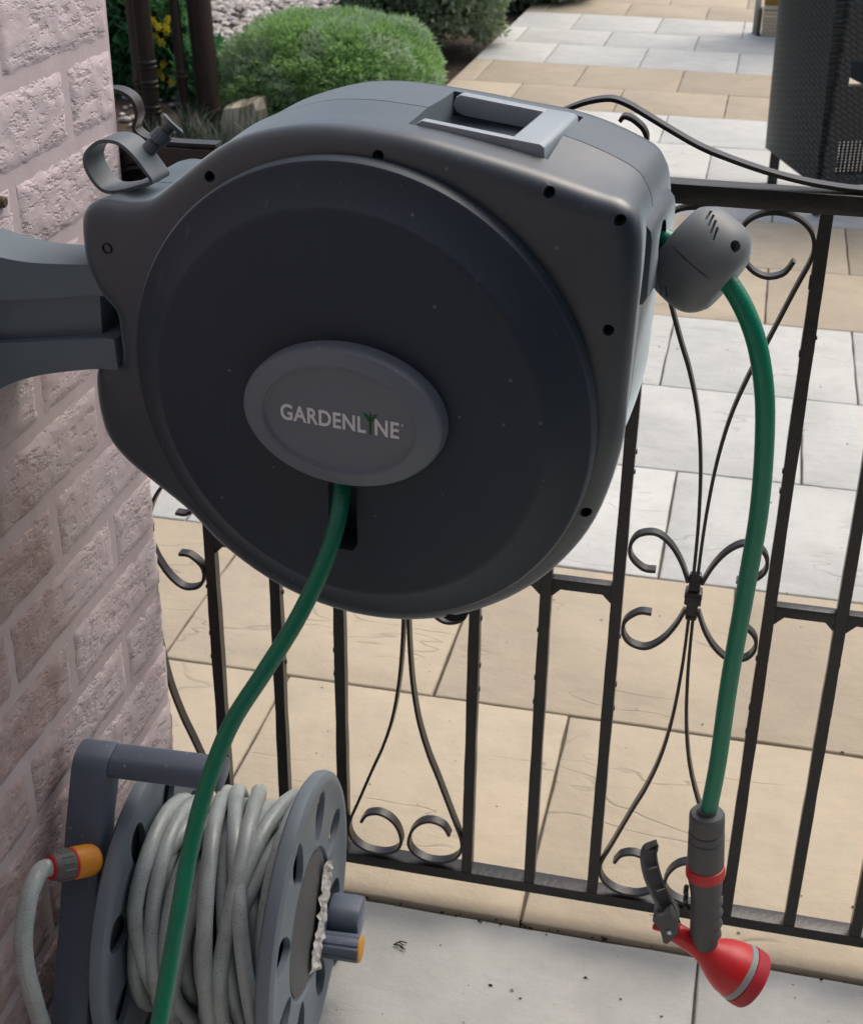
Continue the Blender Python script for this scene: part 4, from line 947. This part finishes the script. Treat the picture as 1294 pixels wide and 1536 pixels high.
panel('back_panel', P1, P2, lambda f: .118 + .034 * math.sin(math.pi * min(1, f / .9)), lambda f: .80, .035, .055)
panel('side_corner', P2, P3, lambda f: .112, lambda f: .80, .035, 0., -.03, .02, 6)
panel('side_border', P2, P3, lambda f: .112, lambda f: .145, .033, 0., .02, 1.)
panel('side_lower', P2, P3, lambda f: .245 if f < .22 else .145, lambda f: .405, .034, 0., .02, 1., 60)
panel('side_arm', P2, P3, lambda f: .475, lambda f: .80, .034, 0., .02, 1.)
mb = MB(); dd = (P3 - P2).normalized(); dn = Vector((dd.y, -dd.x, 0)); Lc = (P3 - P2).length; rc = Matrix.Rotation(math.atan2(dd.y, dd.x), 3, 'Z')
for i in range(10): box(mb, P2 + dd * Lc * (.028 + i * .0205) + dn * .012 + Vector((0, 0, .195)), (.0078, .006, .106), rc)
for j in range(12): box(mb, P2 + dd * Lc * .12 + dn * .0165 + Vector((0, 0, .150 + j * .0085)), (.13, .004, .0042), rc)
o = cbuild(mb, 'open_weave', M_wicker, smooth=False); tag(o, kind='stuff')
for p, h in ((P1, .24), (P2 + Vector((-.015, .05, 0)), .20), (P3, .2), (Vector((.78, 3.72, 0)), .24)):
    mb = MB(); box(mb, p + Vector((.008, .012, h / 2)), (.032, .032, h)); cbuild(mb, 'leg', M_dark, bevel=.004)
mb = MB(); box(mb, (.69, 3.40, .435), (.50, .40, .105), Matrix.Rotation(math.atan2(dd.y, dd.x), 3, 'Z')); cu = mb.build('seat_cushion', M_cushion, bevel=.025)
tag(cu, 'slate blue seat cushion inside the dark wicker armchair', 'cushion')

# ------------------------------------------------------------------ wooden step and cabin base at the far right
step = empty('wooden_step', (.45, 6.5, 0)); tag(step, 'pale ribbed wooden step on the far side of the patio', 'step'); bpy.context.view_layer.update()
def sbuild(mb, name, m, par, **k):
    o = mb.build(name, m, **k); o.parent = par; o.matrix_parent_inverse = par.matrix_world.inverted(); return o
mb = MB(); box(mb, (.51, 6.368, .062), (.66, .045, .122)); sbuild(mb, 'core', M_stepend, step, smooth=False)
for k in range(7):
    mb = MB(); box(mb, (.507, 6.338 - .004 * (k % 2), .010 + k * .0175), (.668, .012, .0165)); sbuild(mb, 'plank', M_step, step, bevel=.002)
for k in range(1):
    mb = MB(); box(mb, (.507, 6.362 + k * .088, .1345), (.668, .060, .014)); sbuild(mb, 'plank', M_step, step, bevel=.002)
mb = MB(); box(mb, (.160, 6.370, .064), (.020, .075, .130)); sbuild(mb, 'end_board', M_stepend, step, bevel=.002)
post_ = empty('cream_post', (.13, 6.42, 0)); tag(post_, 'slim cream timber post at the left end of the wooden step', 'post'); bpy.context.view_layer.update()
mb = MB(); box(mb, (.1440, 6.420, .8), (.030, .05, 1.6)); sbuild(mb, 'shaft', M_whitewood, post_, bevel=.002)
dr = empty('pine_door', (.5, 6.41, 0)); tag(dr, 'orange pine boarded door standing behind the wooden step', 'door'); bpy.context.view_layer.update()
for k in range(6):
    mb = MB(); box(mb, (.225 + k * .105, 6.412, .93), (.1035, .03, 1.86)); sbuild(mb, 'board', M_post, dr, bevel=.003)

# ------------------------------------------------------------------ litter on the paving
r_ = random.Random(33); mb = MB()
def crumb(x, y, s, z, tnt):
    q = r_.uniform(0, 6.3); k = 5; vs = [(x + s * r_.uniform(.6, 1.1) * math.cos(q + i * 6.283 / k) * 1.3, y + s * r_.uniform(.5, 1.) * math.sin(q + i * 6.283 / k), z) for i in range(k)] + [(x, y, z + s * .7)]
    mb.add(vs, [(i, (i + 1) % k, k) for i in range(k)], tint=tnt)
for i in range(140): crumb(r_.uniform(-.35, .7), r_.uniform(-.45, -.02), r_.choice((.0008, .0011, .0016, .0024)), -.0042, r_.choice((.0, .1, .3, .3, .95)))
for i in range(190): crumb(r_.uniform(-.6, .9), r_.uniform(.0, 2.2), r_.choice((.0010, .0014, .0022)), .0006, r_.choice((.1, .2, .5, .9)))
for i in range(60): crumb(r_.uniform(-.4, .8), -.0105 + r_.gauss(0, .003), r_.uniform(.001, .003), -.0040, .05)
for (x, y) in ((-.103, -.078), (.181, .042)):
    for k in range(4):
        a = r_.uniform(-.5, .9); L = r_.uniform(.012, .022); tube(mb, catmull([(x, y, -.003), (x + L * .5 * math.cos(a), y + L * .5 * math.sin(a) + .002, -.001), (x + L * math.cos(a), y + L * math.sin(a), -.003)], 3), .0007, 5)
o = mb.build('leaf_litter', M_litter, smooth=False, recalc=False); tag(o, kind='stuff')
